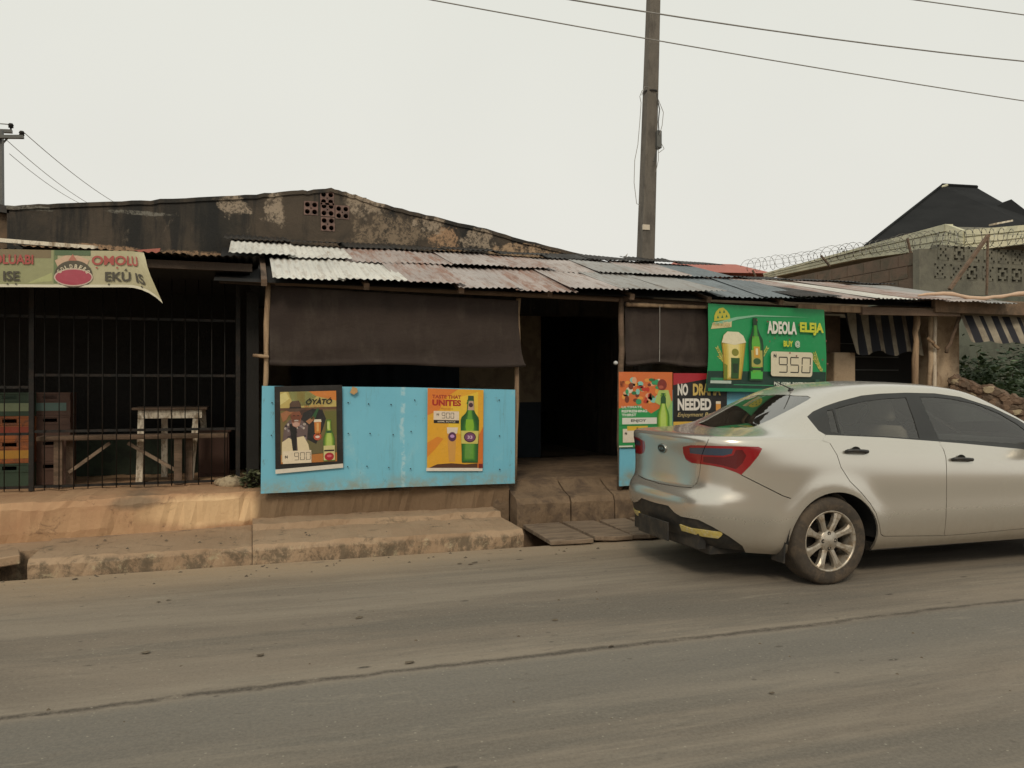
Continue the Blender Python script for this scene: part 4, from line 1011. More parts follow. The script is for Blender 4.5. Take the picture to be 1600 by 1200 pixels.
rh = thing('red_roof_house', (p1.x+2, 25, 0), 'low house with faded red iron roof beyond the utility pole', 'house')
MB().add([at(1030, 424, Y=23), at(1052, 410, Y=25), at(1150, 413, Y=25), at(1210, 427, Y=24), Vector((p1.x, 32, 4.2)), Vector((p2.x+2, 32, 4.2))], [(0, 3, 2, 1), (0, 1, 4), (1, 2, 5, 4), (2, 3, 5)]).build('roof', 'red_roof', rh)
MB().box(p1.x, 25.2, 0, p2.x-.3, 31, 4.6).build('wall', 'wall_beige', rh)
q = at(1324, 394, Y=42)
tr_ = thing('distant_tree', (q.x, 42, 0), 'small dark tree crown showing far behind the razor wire', 'tree')
stuff(leaf_mass((q.x, 42, q.z-.7), (.85, .7, .9), 1500, .16, 4).build('crown', 'leaf_dark', tr_)); MB().tube([(q.x, 42, 0), (q.x, 42, q.z-.4)], [.2, .1], 8).build('trunk', 'bark', tr_)
# bird low over the roof
q = at(974, 408, Y=14)
bd = MB(); bd.tube([q+Vector((-.16,0,-.01)), q+Vector((-.06,0,0)), q+Vector((.05,0,.005)), q+Vector((.12,0,.02))], [.004, .022, .024, .006], 8)
bd.add([q+Vector((-.05,.0,.01)), q+Vector((.05,.0,.01)), q+Vector((.12,.05,.17)), q+Vector((.05,.04,.10))], [(0,1,2,3)])
bd.add([q+Vector((-.05,.0,.01)), q+Vector((.05,.0,.01)), q+Vector((.02,-.12,.06)), q+Vector((-.05,-.08,.03))], [(0,1,2,3)])
tag(bd.build('bird', 'wire_pale', None, q), 'small grey bird flying low over the roof beside the pole', 'bird')

# ------------------------------------------------------------------ utility poles and wires
pb_ = at(1008, 430, Y=9.75); pt_ = at(1022.5, -40, Y=9.65)
dr = (pt_-pb_)/(pt_.z-pb_.z); base_ = pb_-dr*pb_.z
up_ = thing('utility_pole', (base_.x, base_.y, 0), 'tall grey utility pole rising behind the bar roof', 'pole')
p0, p8 = base_, base_+dr*8.6
def taper(mb, a, b, wa, wb):
    v = [p_+Vector((i*w_/2, j*w_/2, 0)) for p_, w_ in ((a, wa), (b, wb)) for (i, j) in ((-1,-1), (1,-1), (1,1), (-1,1))]
    return mb.add(v, [(3,2,1,0), (4,5,6,7), (0,1,5,4), (1,2,6,5), (2,3,7,6), (3,0,4,7)])
taper(MB(), p0, p8, .225, .125).build('shaft', 'pole', up_, bevel=.012)
on = lambda z: base_+dr*z
taper(MB(), on(2.9)+Vector((0,0,0)), on(3.02), .34, .25).build('mortar_collar', 'rubble', up_, bevel=.01)
q = at(1012, 354, Y=9.6); MB().box(q.x-.05, on(3.6).y-.103, q.z-.035, q.x+.05, on(3.6).y-.098+.02, q.z+.035).build('tag_plate', '#d9cdb8', up_)
q = at(1029, 218, Y=9.6)
bx = MB().box(q.x-.035, 9.56, q.z-.12, q.x+.035, 9.66, q.z+.12).build('junction_box', 'iron_grey', up_, bevel=.01)
q2 = at(1018, 140, Y=9.6); MB().lathe([(.10, -.012), (.104, 0), (.10, .012)], on(q2.z), 'Z', 16).build('band', 'iron', up_)
for i, path in enumerate(([(1004,140), (1000,150), (1002,160), (1000,190), (997,225), (992,250), (991,285), (995,318), (1000,320)], [(1003,148), (1008,134), (1016,136)], [(1026,145), (1031,170), (1029,190), (1030,207)],
                          [(1027,150), (1037,175), (1035,195), (1031,210)], [(1028,228), (1024,245), (1022,252)], [(1033,222), (1038,232), (1030,238)], [(1029,228), (1029,250), (1025,268)])):
    MB().tube([at(x, y, Y=9.52+.01*i) for x, y in path], .008 if i in (2, 4) else .0045, 5).build('loose_cable', 'wire' if i in (2, 4) else 'wire_pale', up_)
def wire(pts, r, label, sag=.1, mat='wire', ext=(0, 0)):
    a, b = pts; d_ = b-a; a2 = a-d_*ext[0]; b2 = b+d_*ext[1]; n = 24; P_ = []
    k = (1+ext[0]+ext[1])
    for i in range(n+1):
        t = i/n; tt = (t*k - ext[0]); P_.append(a2.lerp(b2, t)-Vector((0, 0, sag*4*tt*(1-tt))))
    o = MB().tube(P_, r, 5).build('overhead_wire', mat, None, a); return tag(o, label, 'wire', 'overhead wires')
wire((at(680, 0, Y=9.1), at(1600, 157, Y=8.9)), .008, 'lowest overhead wire, crossing in front of the tall pole', .03, 'wire_pale', (1.2, 1.2))
wire((at(900, 0, Y=9.3), at(1600, 95, Y=9.1)), .0105, 'middle overhead wire, thick, crossing the top of the tall pole', .05, 'wire_pale', (1.2, 1.2))
wire((at(1440, 0, Y=9.4), at(1600, 22, Y=9.2)), .009, 'highest overhead wire, in the top right corner', .0, 'wire_pale', (3, 4))
# far pole at the left edge
LY = 20
q = at(0, 330, Y=LY); q0 = at(1, 215, Y=LY)
lp = thing('utility_pole', (q0.x-.12, LY, 0), 'distant utility pole with crossarms at the left edge', 'pole')
taper(MB(), Vector((q0.x-.05, LY, 0)), Vector((q0.x-.05, LY, at(0, 203, Y=LY).z)), .26, .16).build('shaft', 'iron_grey', lp)
MB().bar(at(-40, 213, Y=LY-.15), at(36, 213.5, Y=LY-.15), .09, .07).build('crossarm', 'iron_grey', lp)
MB().bar(at(-30, 203, Y=LY+.3), at(18, 205, Y=LY+.3), .09, .07).build('crossarm', 'iron_grey', lp)
MB().bar(at(3, 224, Y=LY-.1), at(12, 214, Y=LY-.1), .03, .03).build('brace', 'iron_grey', lp)
for px, py, yy in ((33, 208, LY-.15), (16, 196, LY+.3), (-22, 208, LY-.15)):
    o_ = at(px, py, Y=yy); MB().lathe([(.02, -.12), (.02, -.05), (.055, -.04), (.045, -.005), (.06, .005), (.04, .05), (0, .06)], o_, 'Z', 12).build('insulator', 'iron', lp, smooth=True)
wire((at(37, 207, Y=LY), at(182, 318, Y=31)), .009, 'faint wire dropping from the outer insulator of the left pole', .1, 'wire_pale')
wire((at(10, 219, Y=LY), at(142, 320, Y=31)), .008, 'faint wire dropping from the crossarm centre of the left pole', .1, 'wire_pale')
wire((at(14, 240, Y=LY), at(130, 320, Y=29)), .007, 'lowest faint wire dropping from the left pole', .1, 'wire_pale')
wire((at(-40, 190, Y=LY), at(16, 194, Y=LY+.3)), .012, 'short wire running left from the upper insulator of the left pole', .0, 'wire_pale')

# house across the road, behind the photographer (seen only mirrored in the car)
oh = thing('opposite_house', (3, -17, 0), 'long beige house across the road, seen only as a reflection in the car', 'house')
plate([(-16, .03), (22, .03), (22, 3.3), (-16, 3.3)], [[(x, .9), (x+1.5, .9), (x+1.5, 2.3), (x, 2.3)] for x in (-12, -7, -2, 3, 8, 13, 18)], wallfn(-17), 0, -.25).build('wall', 'wall_beige', oh)
for x in (-12, -7, -2, 3, 8, 13, 18): MB().box(x, -17.2, .9, x+1.5, -17.15, 2.3).build('window', 'black', oh)
MB().prism([(-16.3, 3.2), (-20, 4.6), (-24, 3.2)], lambda y, z, t: (t, y, z), -16.6, 22.6).build('roof', 'zinc_pink', oh)

# ------------------------------------------------------------------ the silver saloon car
CAR = Vector((3.90, 5.54, 0))
car = thing('parked_car', tuple(CAR), 'dusty silver four door saloon car parked at the kerb, rear towards us', 'car')
# ---- car body surface: a dome P(u, v): u 0..3 round the plan (rear, side, front), v 0..1 from sill to roof spine
def pchip(xs, ys, x):
    xs = np.asarray(xs, float); ys = np.asarray(ys, float); x = np.asarray(x, float)
    h = np.diff(xs); d = np.diff(ys) / h
    m = np.zeros(len(xs)); m[0] = d[0]; m[-1] = d[-1]
    for i in range(1, len(xs) - 1):
        if d[i-1] * d[i] > 0:
            w1 = 2*h[i] + h[i-1]; w2 = h[i] + 2*h[i-1]
            m[i] = (w1 + w2) / (w1/d[i-1] + w2/d[i])
    i = np.clip(np.searchsorted(xs, x) - 1, 0, len(h) - 1)
    t = np.clip((x - xs[i]) / h[i], 0, 1)
    return ((2*t**3 - 3*t**2 + 1)*ys[i] + (t**3 - 2*t**2 + t)*h[i]*m[i] +
            (-2*t**3 + 3*t**2)*ys[i+1] + (t**3 - t**2)*h[i]*m[i+1])
# rear x, front x, half width, squareness, [(x, z) ...]
LEVELS = [
 (-.84, 3.28, .76, 5.0, [(-.84,.25), (-.3,.215), (2.9,.20), (3.3,.22)]),
 (-.91, 3.37, .825, 5.0, [(-.9,.33), (-.3,.27), (2.9,.26), (3.4,.28)]),
 (-.945, 3.42, .850, 5.0, [(-.9,.44), (0,.37), (2.9,.37), (3.4,.38)]),
 (-.950, 3.43, .861, 5.2, [(-.9,.545), (0,.46), (2.9,.46), (3.4,.48)]),
 (-.938, 3.41, .853, 5.4, [(-.9,.62), (0,.58), (2.9,.56), (3.4,.57)]),
 (-.875, 3.37, .858, 5.6, [(-.9,.66), (0,.70), (2.0,.67), (3.4,.63)]),
 (-.868, 3.32, .852, 6.0, [(-.9,.77), (0,.82), (2.0,.76), (3.3,.68)]),
 (-.868, 3.25, .832, 6.4, [(-.9,.90), (0,.91), (2.0,.83), (3.2,.73)]),
 (-.885, 3.16, .812, 6.8, [(-.9,1.0), (0,.965), (1.1,.92), (2.0,.87), (3.1,.78)]),
 (-.885, 3.08, .800, 6.8, [(-.9,1.045), (0,1.0), (1.1,.95), (2.0,.90), (3.0,.81)]),
 (-.82, 3.00, .790, 6.8, [(-.82,1.06), (0,1.02), (1.1,.97), (2.0,.915), (3.0,.845)]),
 (-.58, 2.78, .782, 6.8, [(-.6,1.066), (0,1.035), (1.1,.985), (2.0,.93), (2.78,.90)]),
 (-.36, 2.55, .768, 6.8, [(-.36,1.088), (0,1.06), (1.1,1.01), (1.9,.965), (2.55,.95)]),
 (-.24, 2.40, .745, 6.8, [(-.24,1.135), (0,1.11), (1.1,1.08), (1.9,1.04), (2.4,1.03)]),
 (-.02, 2.14, .690, 7.0, [(-.02,1.235), (.5,1.23), (1.1,1.22), (1.7,1.19), (2.14,1.155)]),
 (.20, 1.90, .625, 6.5, [(.20,1.335), (.5,1.335), (1.0,1.335), (1.5,1.31), (1.9,1.265)]),
 (.33, 1.76, .585, 6.0, [(.33,1.385), (.6,1.393), (1.0,1.39), (1.4,1.372), (1.76,1.325)]),
 (.44, 1.64, .52, 5.0, [(.44,1.416), (.8,1.426), (1.2,1.415), (1.64,1.37)]),
 (.62, 1.45, .34, 4.0, [(.60,1.440), (.8,1.444), (1.1,1.438),(1.45,1.41)]),
 (.76, 1.15, .001, 3.0, [(.76,1.453), (.9,1.454), (1.15,1.447)]),
]
def _loops(uu):
    out = []
    for xr, xf, w, n, zp in LEVELS:
        a = (xf - xr)/2; cx = (xf + xr)/2
        p = np.linspace(0, 1, 2001)
        ang = p*np.pi
        c = np.cos(ang); s = np.sin(ang)
        r = (np.abs(c)**n + np.abs(s)**n)**(-1/n)      # polar form, evenly behaved
        # use a stretched polar angle so that samples cover the long sides well
        x = cx - a*r*c; y = w*r*s
        # rear and front bow
        bow = 0.045*(np.abs(y)/max(w, .3))**2*(np.abs(x-cx)/a)**6
        x = x + np.where(x < cx, bow, -bow*2.2)
        L = np.concatenate([[0], np.cumsum(np.hypot(np.diff(x), np.diff(y)))])
        i1 = 500; i2 = 1500
        f = pchip([0, 1, 2, 3], [0, L[i1], L[i2], L[-1]], uu)
        X = np.interp(f, L, x); Y = np.interp(f, L, y)
        zx = [q[0] for q in zp]; zz = [q[1] for q in zp]
        Z = pchip(zx, zz, np.clip(X, zx[0], zx[-1]))
        out.append(np.stack([X, Y, Z], -1))
    return np.array(out)                               # levels, len(uu), 3
_UT = np.linspace(0, 3, 1201)
_LT = _loops(_UT)
_K = len(LEVELS)
def P(u, v):
    u = np.atleast_1d(np.asarray(u, float)); v = np.atleast_1d(np.asarray(v, float))
    fu = np.clip(u, 0, 3)/3*1200; i = np.clip(fu.astype(int), 0, 1199); fr = (fu - i)[:, None]
    t = np.clip(v, 0, 1)*(_K - 1)
    k = np.clip(t.astype(int), 0, _K - 2); t = t - k
    B = np.stack([(1-t)**3, 3*t**3 - 6*t**2 + 4, -3*t**3 + 3*t**2 + 3*t + 1, t**3], -1)/6
    out = 0
    for j in range(4):
        kk = k + j - 1
        def row(q): return _LT[q, i]*(1-fr) + _LT[q, i+1]*fr
        kc = np.clip(kk, 0, _K - 1)
        pt = row(kc)
        lo = kk < 0; hi = kk > _K - 1
        if lo.any(): pt = np.where(lo[:, None], 2*row(np.zeros_like(kc)) - row(np.ones_like(kc)), pt)
        if hi.any(): pt = np.where(hi[:, None], 2*row(np.full_like(kc, _K-1)) - row(np.full_like(kc, _K-2)), pt)
        out = out + B[:, j:j+1]*pt
    out = np.array(out)
    for wx in (.02, 2.59):          # flared lips round the wheel arches
        r = np.hypot(out[:, 0]-wx, out[:, 2]-.31)
        out[:, 1] += .020*np.exp(-((r-.37)/.085)**2)*(out[:, 1] > .5)*np.clip((out[:, 1]-.5)/.25, 0, 1)
    return out
def N(u, v):
    e = 2e-3
    u = np.atleast_1d(np.asarray(u, float)); v = np.atleast_1d(np.asarray(v, float))
    vv = np.clip(v, 0, .985)
    du = P(np.clip(u+e, 0, 3), vv) - P(np.clip(u-e, 0, 3), vv)
    dv = P(u, np.clip(vv+e, 0, 1)) - P(u, np.clip(vv-e, 0, 1))
    n = np.cross(dv, du)
    n = n/np.maximum(np.linalg.norm(n, axis=1, keepdims=True), 1e-12)
    # make the centre line's normals lie in the mirror plane
    m = (u < 1e-6) | (u > 3-1e-6)
    n[m, 1] = 0
    return n/np.maximum(np.linalg.norm(n, axis=1, keepdims=True), 1e-12)

CAR_POLYS = {'window_surround': [(0.9544,0.7127), (0.9511,0.7308), (0.9876,0.7496), (1.0506,0.7697), (1.1025,0.7822), (1.1566,0.7961), (1.2103,0.8012), (1.2641,0.8066), (1.3419,0.8096), (1.4191,0.8129), (1.4732,0.8117), (1.5275,0.8114), (1.5840,0.8127), (1.6546,0.8064), (1.7286,0.8017), (1.7708,0.7874), (1.8139,0.7754), (1.8609,0.7649), (1.8790,0.7511), (1.8990,0.7382), (1.9226,0.7256), (1.9238,0.7023), (1.9284,0.6757), (1.8818,0.6148), (1.7747,0.4832), (1.7479,0.4828), (1.7231,0.4837), (1.7000,0.4859), (1.6780,0.4891), (1.6576,0.4980), (1.6378,0.5080), (1.6184,0.5186), (1.5991,0.5294), (1.5796,0.5402), (1.5596,0.5507), (1.5391,0.5608), (1.5104,0.5699), (1.4807,0.5799), (1.4544,0.5875), (1.4271,0.5950), (1.3988,0.6022), (1.3694,0.6089), (1.3388,0.6152), (1.3105,0.6172), (1.2813,0.6191), (1.2513,0.6207), (1.2203,0.6219), (1.1883,0.6227), (1.1552,0.6229), (1.0992,0.6557), (1.0363,0.6893)],
 'quarter_pane': [(1.0354,0.7366), (1.0628,0.7402), (1.1298,0.7025), (1.1828,0.6483), (1.1549,0.6484), (1.1013,0.7008)],
 'rear_pane': [(1.0699,0.7424), (1.1242,0.7563), (1.2014,0.7709), (1.2552,0.7764), (1.3097,0.7821), (1.3615,0.7843), (1.4133,0.7865), (1.4214,0.7492), (1.4280,0.7188), (1.4324,0.6827), (1.4388,0.6154), (1.4132,0.6187), (1.3870,0.6221), (1.3601,0.6255), (1.3326,0.6288), (1.3010,0.6310), (1.2684,0.6329), (1.2347,0.6345), (1.1997,0.6357), (1.1410,0.7011)],
 'front_pane': [(1.4864,0.7898), (1.5647,0.7917), (1.6571,0.7874), (1.7130,0.7794), (1.7700,0.7721), (1.8038,0.7561), (1.8383,0.7414), (1.8465,0.7255), (1.8559,0.7097), (1.8492,0.6835), (1.7546,0.6053), (1.7209,0.6089), (1.6876,0.6111), (1.6550,0.6123), (1.6232,0.6129), (1.5953,0.6119), (1.5683,0.6110), (1.5421,0.6105), (1.5164,0.6106), (1.4911,0.6116), (1.4892,0.6769), (1.4868,0.7116), (1.4853,0.7465)],
 'tail_lamp': [(0.4398,0.4016), (0.5969,0.4136), (0.7602,0.4185), (0.8643,0.4218), (0.9421,0.4239), (0.9936,0.4250), (1.0368,0.4257), (1.0708,0.4261), (1.0806,0.4151), (1.0589,0.3816), (1.0171,0.3451), (0.9667,0.3174), (0.9419,0.3259), (0.8726,0.3399), (0.7832,0.3461), (0.6892,0.3475), (0.5570,0.3479), (0.4710,0.3558), (0.4335,0.3765)],
 'lamp_clear': [(0.5571,0.4008), (0.7278,0.4066), (0.8149,0.4086), (0.8807,0.4098), (0.9588,0.4112), (0.9391,0.3885), (0.8876,0.3802), (0.7576,0.3788), (0.5526,0.3796)],
 'lamp_dark': [(0.7285,0.3724), (0.8201,0.3740), (0.8890,0.3745), (0.9470,0.3825), (0.9702,0.4055), (1.0035,0.4063), (1.0122,0.3817), (0.9830,0.3542), (0.9444,0.3359), (0.8670,0.3478), (0.8033,0.3516), (0.7201,0.3544)],
 'reflector': [(0.4566,0.0810), (0.6155,0.0765), (0.7336,0.0793), (0.8197,0.0807), (0.8771,0.0834), (0.8829,0.0771), (0.8729,0.0693), (0.8482,0.0569), (0.7228,0.0532), (0.6161,0.0563), (0.4631,0.0575)],
 'head_lamp': [(2.4250,0.2550), (2.3000,0.2925), (2.1750,0.3325), (2.0240,0.3852), (1.9471,0.3825), (1.8974,0.3796), (1.9004,0.3089), (1.9303,0.2748), (1.9696,0.2433), (2.2050,0.2125), (2.3100,0.2300)],
 'rear_window': [(-0.0200,0.6180), (0.0987,0.6180), (0.3932,0.6283), (0.5346,0.6346), (0.6002,0.6465), (0.6121,0.6743), (0.6459,0.6948), (0.6633,0.7115), (0.6829,0.7268), (0.7038,0.7418), (0.7193,0.7571), (0.7348,0.7735), (0.7300,0.7841), (0.6257,0.7938), (0.3202,0.7946), (0.1601,0.7986), (-0.0200,0.7996)],
 'windscreen': [(2.4200,0.6450), (2.6200,0.6480), (3.0200,0.6500), (3.0200,0.8000), (2.6000,0.7950), (2.4400,0.7750), (2.3800,0.7200)],
 'lower_bumper': [(-0.0200,0.1419), (0.0510,0.1419), (0.2855,0.1444), (0.4079,0.1233), (0.5154,0.1147), (0.6340,0.1156), (0.7224,0.1155), (0.7779,0.1073), (0.8253,0.0989), (0.8585,0.0906), (0.8893,0.0822), (0.9185,0.0734), (0.9511,0.0584), (0.9818,0.0399), (0.9918,-0.0300), (-0.0200,-0.0300)],
 'arch_rear': [(1.3259,-0.0300), (1.3259,0.0597), (1.3271,0.0819), (1.3269,0.1028), (1.3255,0.1240), (1.3230,0.1445), (1.3194,0.1631), (1.3147,0.1793), (1.3089,0.1935), (1.3019,0.2059), (1.2939,0.2166), (1.2850,0.2257), (1.2755,0.2331), (1.2655,0.2386), (1.2553,0.2423), (1.2450,0.2441), (1.2345,0.2440), (1.2242,0.2420), (1.2142,0.2379), (1.2046,0.2319), (1.1956,0.2240), (1.1873,0.2141), (1.1793,0.2024), (1.1717,0.1888), (1.1644,0.1735), (1.1576,0.1560), (1.1513,0.1364), (1.1458,0.1159), (1.1410,0.0959), (1.1370,0.0763), (1.1333,0.0550), (1.1333,-0.0300)],
 'arch_front': [(1.9400,-0.0300), (1.9400,0.0619), (1.9317,0.0830), (1.9240,0.1032), (1.9163,0.1240), (1.9087,0.1450), (1.9012,0.1649), (1.8936,0.1831), (1.8856,0.2000), (1.8771,0.2156), (1.8679,0.2298), (1.8581,0.2422), (1.8478,0.2524), (1.8369,0.2601), (1.8255,0.2650), (1.8139,0.2670), (1.8022,0.2661), (1.7905,0.2625), (1.7791,0.2565), (1.7681,0.2484), (1.7579,0.2385), (1.7484,0.2269), (1.7399,0.2137), (1.7323,0.1990), (1.7258,0.1828), (1.7205,0.1648), (1.7166,0.1451), (1.7144,0.1242), (1.7139,0.1033), (1.7150,0.0832), (1.7179,0.0621), (1.7179,-0.0300)]}
CAR_LINES = {'trunk': [(0.6084,0.6350), (0.5884,0.6147), (0.6126,0.5916), (0.6822,0.5639), (0.7921,0.5077), (0.8066,0.4606), (0.7787,0.4193), (0.7191,0.3799), (0.6899,0.3495), (0.6665,0.3172), (0.6361,0.2836), (0.5730,0.2613), (0.3605,0.2539), (0.1052,0.2508), (0.0000,0.2479), (-0.0200,0.2479)],
 'bumper': [(0.9667,0.3174), (1.0055,0.3030), (1.0417,0.2858), (1.0732,0.2676), (1.1198,0.2376), (1.1417,0.2274)],
 'rear_door': [(1.1586,0.6193), (1.2580,0.4758), (1.2570,0.3778), (1.2542,0.3238), (1.2664,0.2765), (1.2906,0.2399), (1.3110,0.2049), (1.3223,0.1724), (1.3285,0.1278), (1.3338,0.0879)],
 'mid': [(1.4902,0.5764), (1.4870,0.4320), (1.4741,0.3660), (1.4654,0.3195), (1.4605,0.2794), (1.4601,0.2431), (1.4612,0.2072), (1.4601,0.1729), (1.4598,0.1344), (1.4631,0.0613)],
 'sill': [(1.3338,0.0879), (1.3415,0.0782), (1.3633,0.0746), (1.3832,0.0721), (1.4030,0.0695), (1.4229,0.0669), (1.4429,0.0641), (1.4631,0.0613)],
 'front_sill': [(1.4631,0.0613), (1.5160,0.0616), (1.5324,0.0626), (1.5488,0.0637), (1.5653,0.0647), (1.5819,0.0657), (1.5986,0.0667), (1.6155,0.0677), (1.6325,0.0686), (1.6498,0.0696), (1.6673,0.0705)],
 'front_door': [(1.6673,0.0705), (1.6761,0.1345), (1.6826,0.1888), (1.6911,0.2400), (1.6964,0.2897), (1.7085,0.3536), (1.7452,0.4936)]}

CAR_SU, CAR_SV = 2.0, 2.0
def car_mesh():
    pts = []; edges = []
    def loop(q, closed=True):
        n = len(pts); pts.extend(q); m = len(q)
        edges.extend([(n+i, n+(i+1) % m) for i in range(m if closed else m-1)])
    strips = []
    for name, q in CAR_LINES.items():
        q = np.array(q); t = np.gradient(q, axis=0); e_ = 1e-3
        uu, vv = np.clip(q[:, 0], .001, 2.999), np.clip(q[:, 1], .001, .999)
        a = np.linalg.norm(P(uu+e_, vv)-P(uu-e_, vv), axis=1)/(2*e_); b = np.linalg.norm(P(uu, vv+e_)-P(uu, vv-e_), axis=1)/(2*e_)
        tm = np.stack([t[:, 0]*a, t[:, 1]*b], 1); tm /= np.linalg.norm(tm, axis=1, keepdims=True)
        off = np.stack([-tm[:, 1]/a, tm[:, 0]/b], 1)*.0028
        s_ = np.concatenate([q+off, (q-off)[::-1]]); strips.append(s_); loop([tuple(x) for x in s_])
    for q in CAR_POLYS.values(): loop(q)
    loop([(0, 0), (3, 0), (3, 1), (0, 1)])
    nu, nv = 190, 76
    for j in range(nv+1):
        for i in range(nu+1):
            pts.append(((i+(.5 if j % 2 and 0 < i < nu else 0))/nu*3 if i < nu else 3.0, j/nv))
    r = geometry.delaunay_2d_cdt([Vector((x*CAR_SU, y*CAR_SV)) for x, y in pts], edges, [], 0, 1e-5)
    V = np.array([(v[0]/CAR_SU, v[1]/CAR_SV) for v in r[0]]); T = np.array([tuple(f) for f in r[2]])
    V[np.abs(V[:, 0]) < 3e-4, 0] = 0; V[np.abs(V[:, 0]-3) < 3e-4, 0] = 3
    C = V[T].mean(1)
    lab = np.full(len(T), 'body', dtype=object)
    # doors, boot lid, bumper
    CL = {k: list(v) for k, v in CAR_LINES.items()}
    rd = CL['rear_door']; md = CL['mid']; fd = CL['front_door']
    rear_door = [(rd[0][0], rd[0][1]+.03)] + rd + CL['sill'] + md[::-1] + [(md[0][0], md[0][1]+.03)]
    front_door = [(md[0][0], md[0][1]+.03)] + md + CL['front_sill'] + fd + [(fd[-1][0], fd[-1][1]+.03)]
    tk = CL['trunk']; lid = tk + [(-.02, .70), (.60, .66)]
    k_ = [i for i, p_ in enumerate(tk) if p_[1] < .34][0]
    bump = CL['bumper'][::-1] + [(.90, .38)] + tk[k_:] + [(-.02, -.03), (1.34, -.03)]
    for nm, pg in (('boot_lid', lid), ('bumper', bump), ('rear_door', rear_door), ('front_door', front_door)): lab[inpoly(C, pg)] = nm
    for nm in ('lower_bumper', 'reflector', 'tail_lamp', 'lamp_dark', 'lamp_clear', 'head_lamp', 'rear_window', 'windscreen', 'window_surround', 'quarter_pane', 'rear_pane', 'front_pane'):
        lab[inpoly(C, CAR_POLYS[nm])] = nm
    for s_ in strips:
        m_ = inpoly(C, s_) & np.isin(lab, ['body', 'boot_lid', 'bumper', 'rear_door', 'front_door', 'tail_lamp', 'lamp_dark', 'lamp_clear']); lab[m_] = 'gap'
    for nm in ('arch_rear', 'arch_front'): lab[inpoly(C, CAR_POLYS[nm])] = 'gap'
    lab[(C[:, 0] < 0) | (C[:, 0] > 3) | (C[:, 1] < 0) | (C[:, 1] > 1)] = 'gap'
    return V, T, lab
cV, cT, cL = car_mesh()
cP = P(cV[:, 0], cV[:, 1]); cN = N(cV[:, 0], cV[:, 1])
mid_ = (cV[:, 0] == 0) | (cV[:, 0] == 3); cP[mid_, 1] = 0
def car_part(name, labs, mat, sides=(1,), inset=0., hem=.016, parent=car, label=None):
    """y > 0 in the surface is the kerb-away (near) side, world -Y"""
    sel = np.isin(cL, labs); T = cT[sel]
    if not len(T): print('EMPTY', name); return None
    verts = []; norms = []; faces = []; ln = []
    idx = {}
    for sd in sides:
        def vid(i):
            k = (i, 0 if cP[i, 1] == 0 else sd)
            if k not in idx:
                idx[k] = len(verts); p_ = cP[i]-cN[i]*inset; verts.append((p_[0], -p_[1]*sd, p_[2])); norms.append((cN[i][0], -cN[i][1]*sd, cN[i][2]))
            return idx[k]
        for t in T:
            f = [vid(i) for i in t]
            a, b, c = (Vector(verts[i]) for i in f)
            nf = (b-a).cross(c-a)
            if nf.length < 1e-12: continue
            if nf.dot(Vector(norms[f[0]])) < 0: f = f[::-1]
            faces.append(f)
    nv0 = len(verts); cnt = {}
    for f in faces:
        for i in range(3):
            a, b = f[i], f[(i+1) % 3]; cnt[(min(a, b), max(a, b))] = cnt.get((min(a, b), max(a, b)), 0)+1
    loopn = [norms[i] for f in faces for i in f]
    if hem:
        for f in list(faces):
            for i in range(3):
                a, b = f[i], f[(i+1) % 3]
                if cnt[(min(a, b), max(a, b))] != 1: continue
                if abs(verts[a][1]) < 1e-6 and abs(verts[b][1]) < 1e-6: continue
                n = len(verts); A_, B_ = Vector(verts[a]), Vector(verts[b]); na, nb = Vector(norms[a]), Vector(norms[b])
                verts.extend([tuple(A_), tuple(B_), tuple(B_-nb*hem), tuple(A_-na*hem)]); q = [n+1, n, n+3, n+2]
                fn_ = (Vector(verts[q[1]])-Vector(verts[q[0]])).cross(Vector(verts[q[2]])-Vector(verts[q[1]]))
                fn_ = fn_.normalized() if fn_.length > 0 else na
                faces.append(q); loopn += [tuple(fn_)]*4
    me = bpy.data.meshes.new(name); me.from_pydata(verts, [], faces); me.materials.append(M(mat))
    me.polygons.foreach_set('use_smooth', [True]*len(me.polygons)); me.update()
    me.normals_split_custom_set([Vector(n) for n in loopn])
    o = bpy.data.objects.new(name, me); COL.objects.link(o); o.parent = parent
    # children hang from the car's Empty or from one of its parts, all at the car's own origin
    return tag(o, label)
body = car_part('body', ['body'], 'car_paint', (1, -1))
boot = car_part('boot_lid', ['boot_lid'], 'car_paint', (1, -1))
bmp = car_part('bumper', ['bumper'], 'car_paint', (1, -1))
lowb = car_part('lower_bumper', ['lower_bumper'], 'black_plastic', (1, -1), .014)
rw = car_part('rear_window', ['rear_window'], 'glass_rear', (1, -1), .003, .004)
ws = car_part('windscreen', ['windscreen'], 'glass_rear', (1, -1), .003, .004)
rdn = {}
for sd in (1, -1):
    rd_ = car_part('door', ['rear_door'], 'car_paint', (sd,)); fd_ = car_part('door', ['front_door'], 'car_paint', (sd,)); rdn[sd] = (rd_, fd_)
    car_part('window_trim', ['window_surround'], 'trim', (sd,), .002, .014)
    for nm in ('quarter_pane', 'rear_pane', 'front_pane'): car_part('window_pane', [nm], 'glass', (sd,), .006, .003)
    tl = car_part('tail_lamp', ['tail_lamp'], 'lamp_red', (sd,), -.002, .014); car_part('clear_lens', ['lamp_clear'], 'lamp_clear', (sd,), .000, .01, parent=tl)
    car_part('dark_lens', ['lamp_dark'], 'lamp_maroon', (sd,), -.001, .012, parent=tl)
    car_part('reflector', ['reflector'], 'reflector', (sd,), .003, .012, parent=lowb)
    car_part('headlamp', ['head_lamp'], 'lamp_head', (sd,), -.001, .014)
def CP(u, v, o=0., sd=1):
    p_ = P(u, v)[0]; n_ = N(u, v)[0]; q_ = p_+n_*o; return Vector((q_[0], -q_[1]*sd, q_[2]))+CAR, Vector((n_[0], -n_[1]*sd, n_[2]))
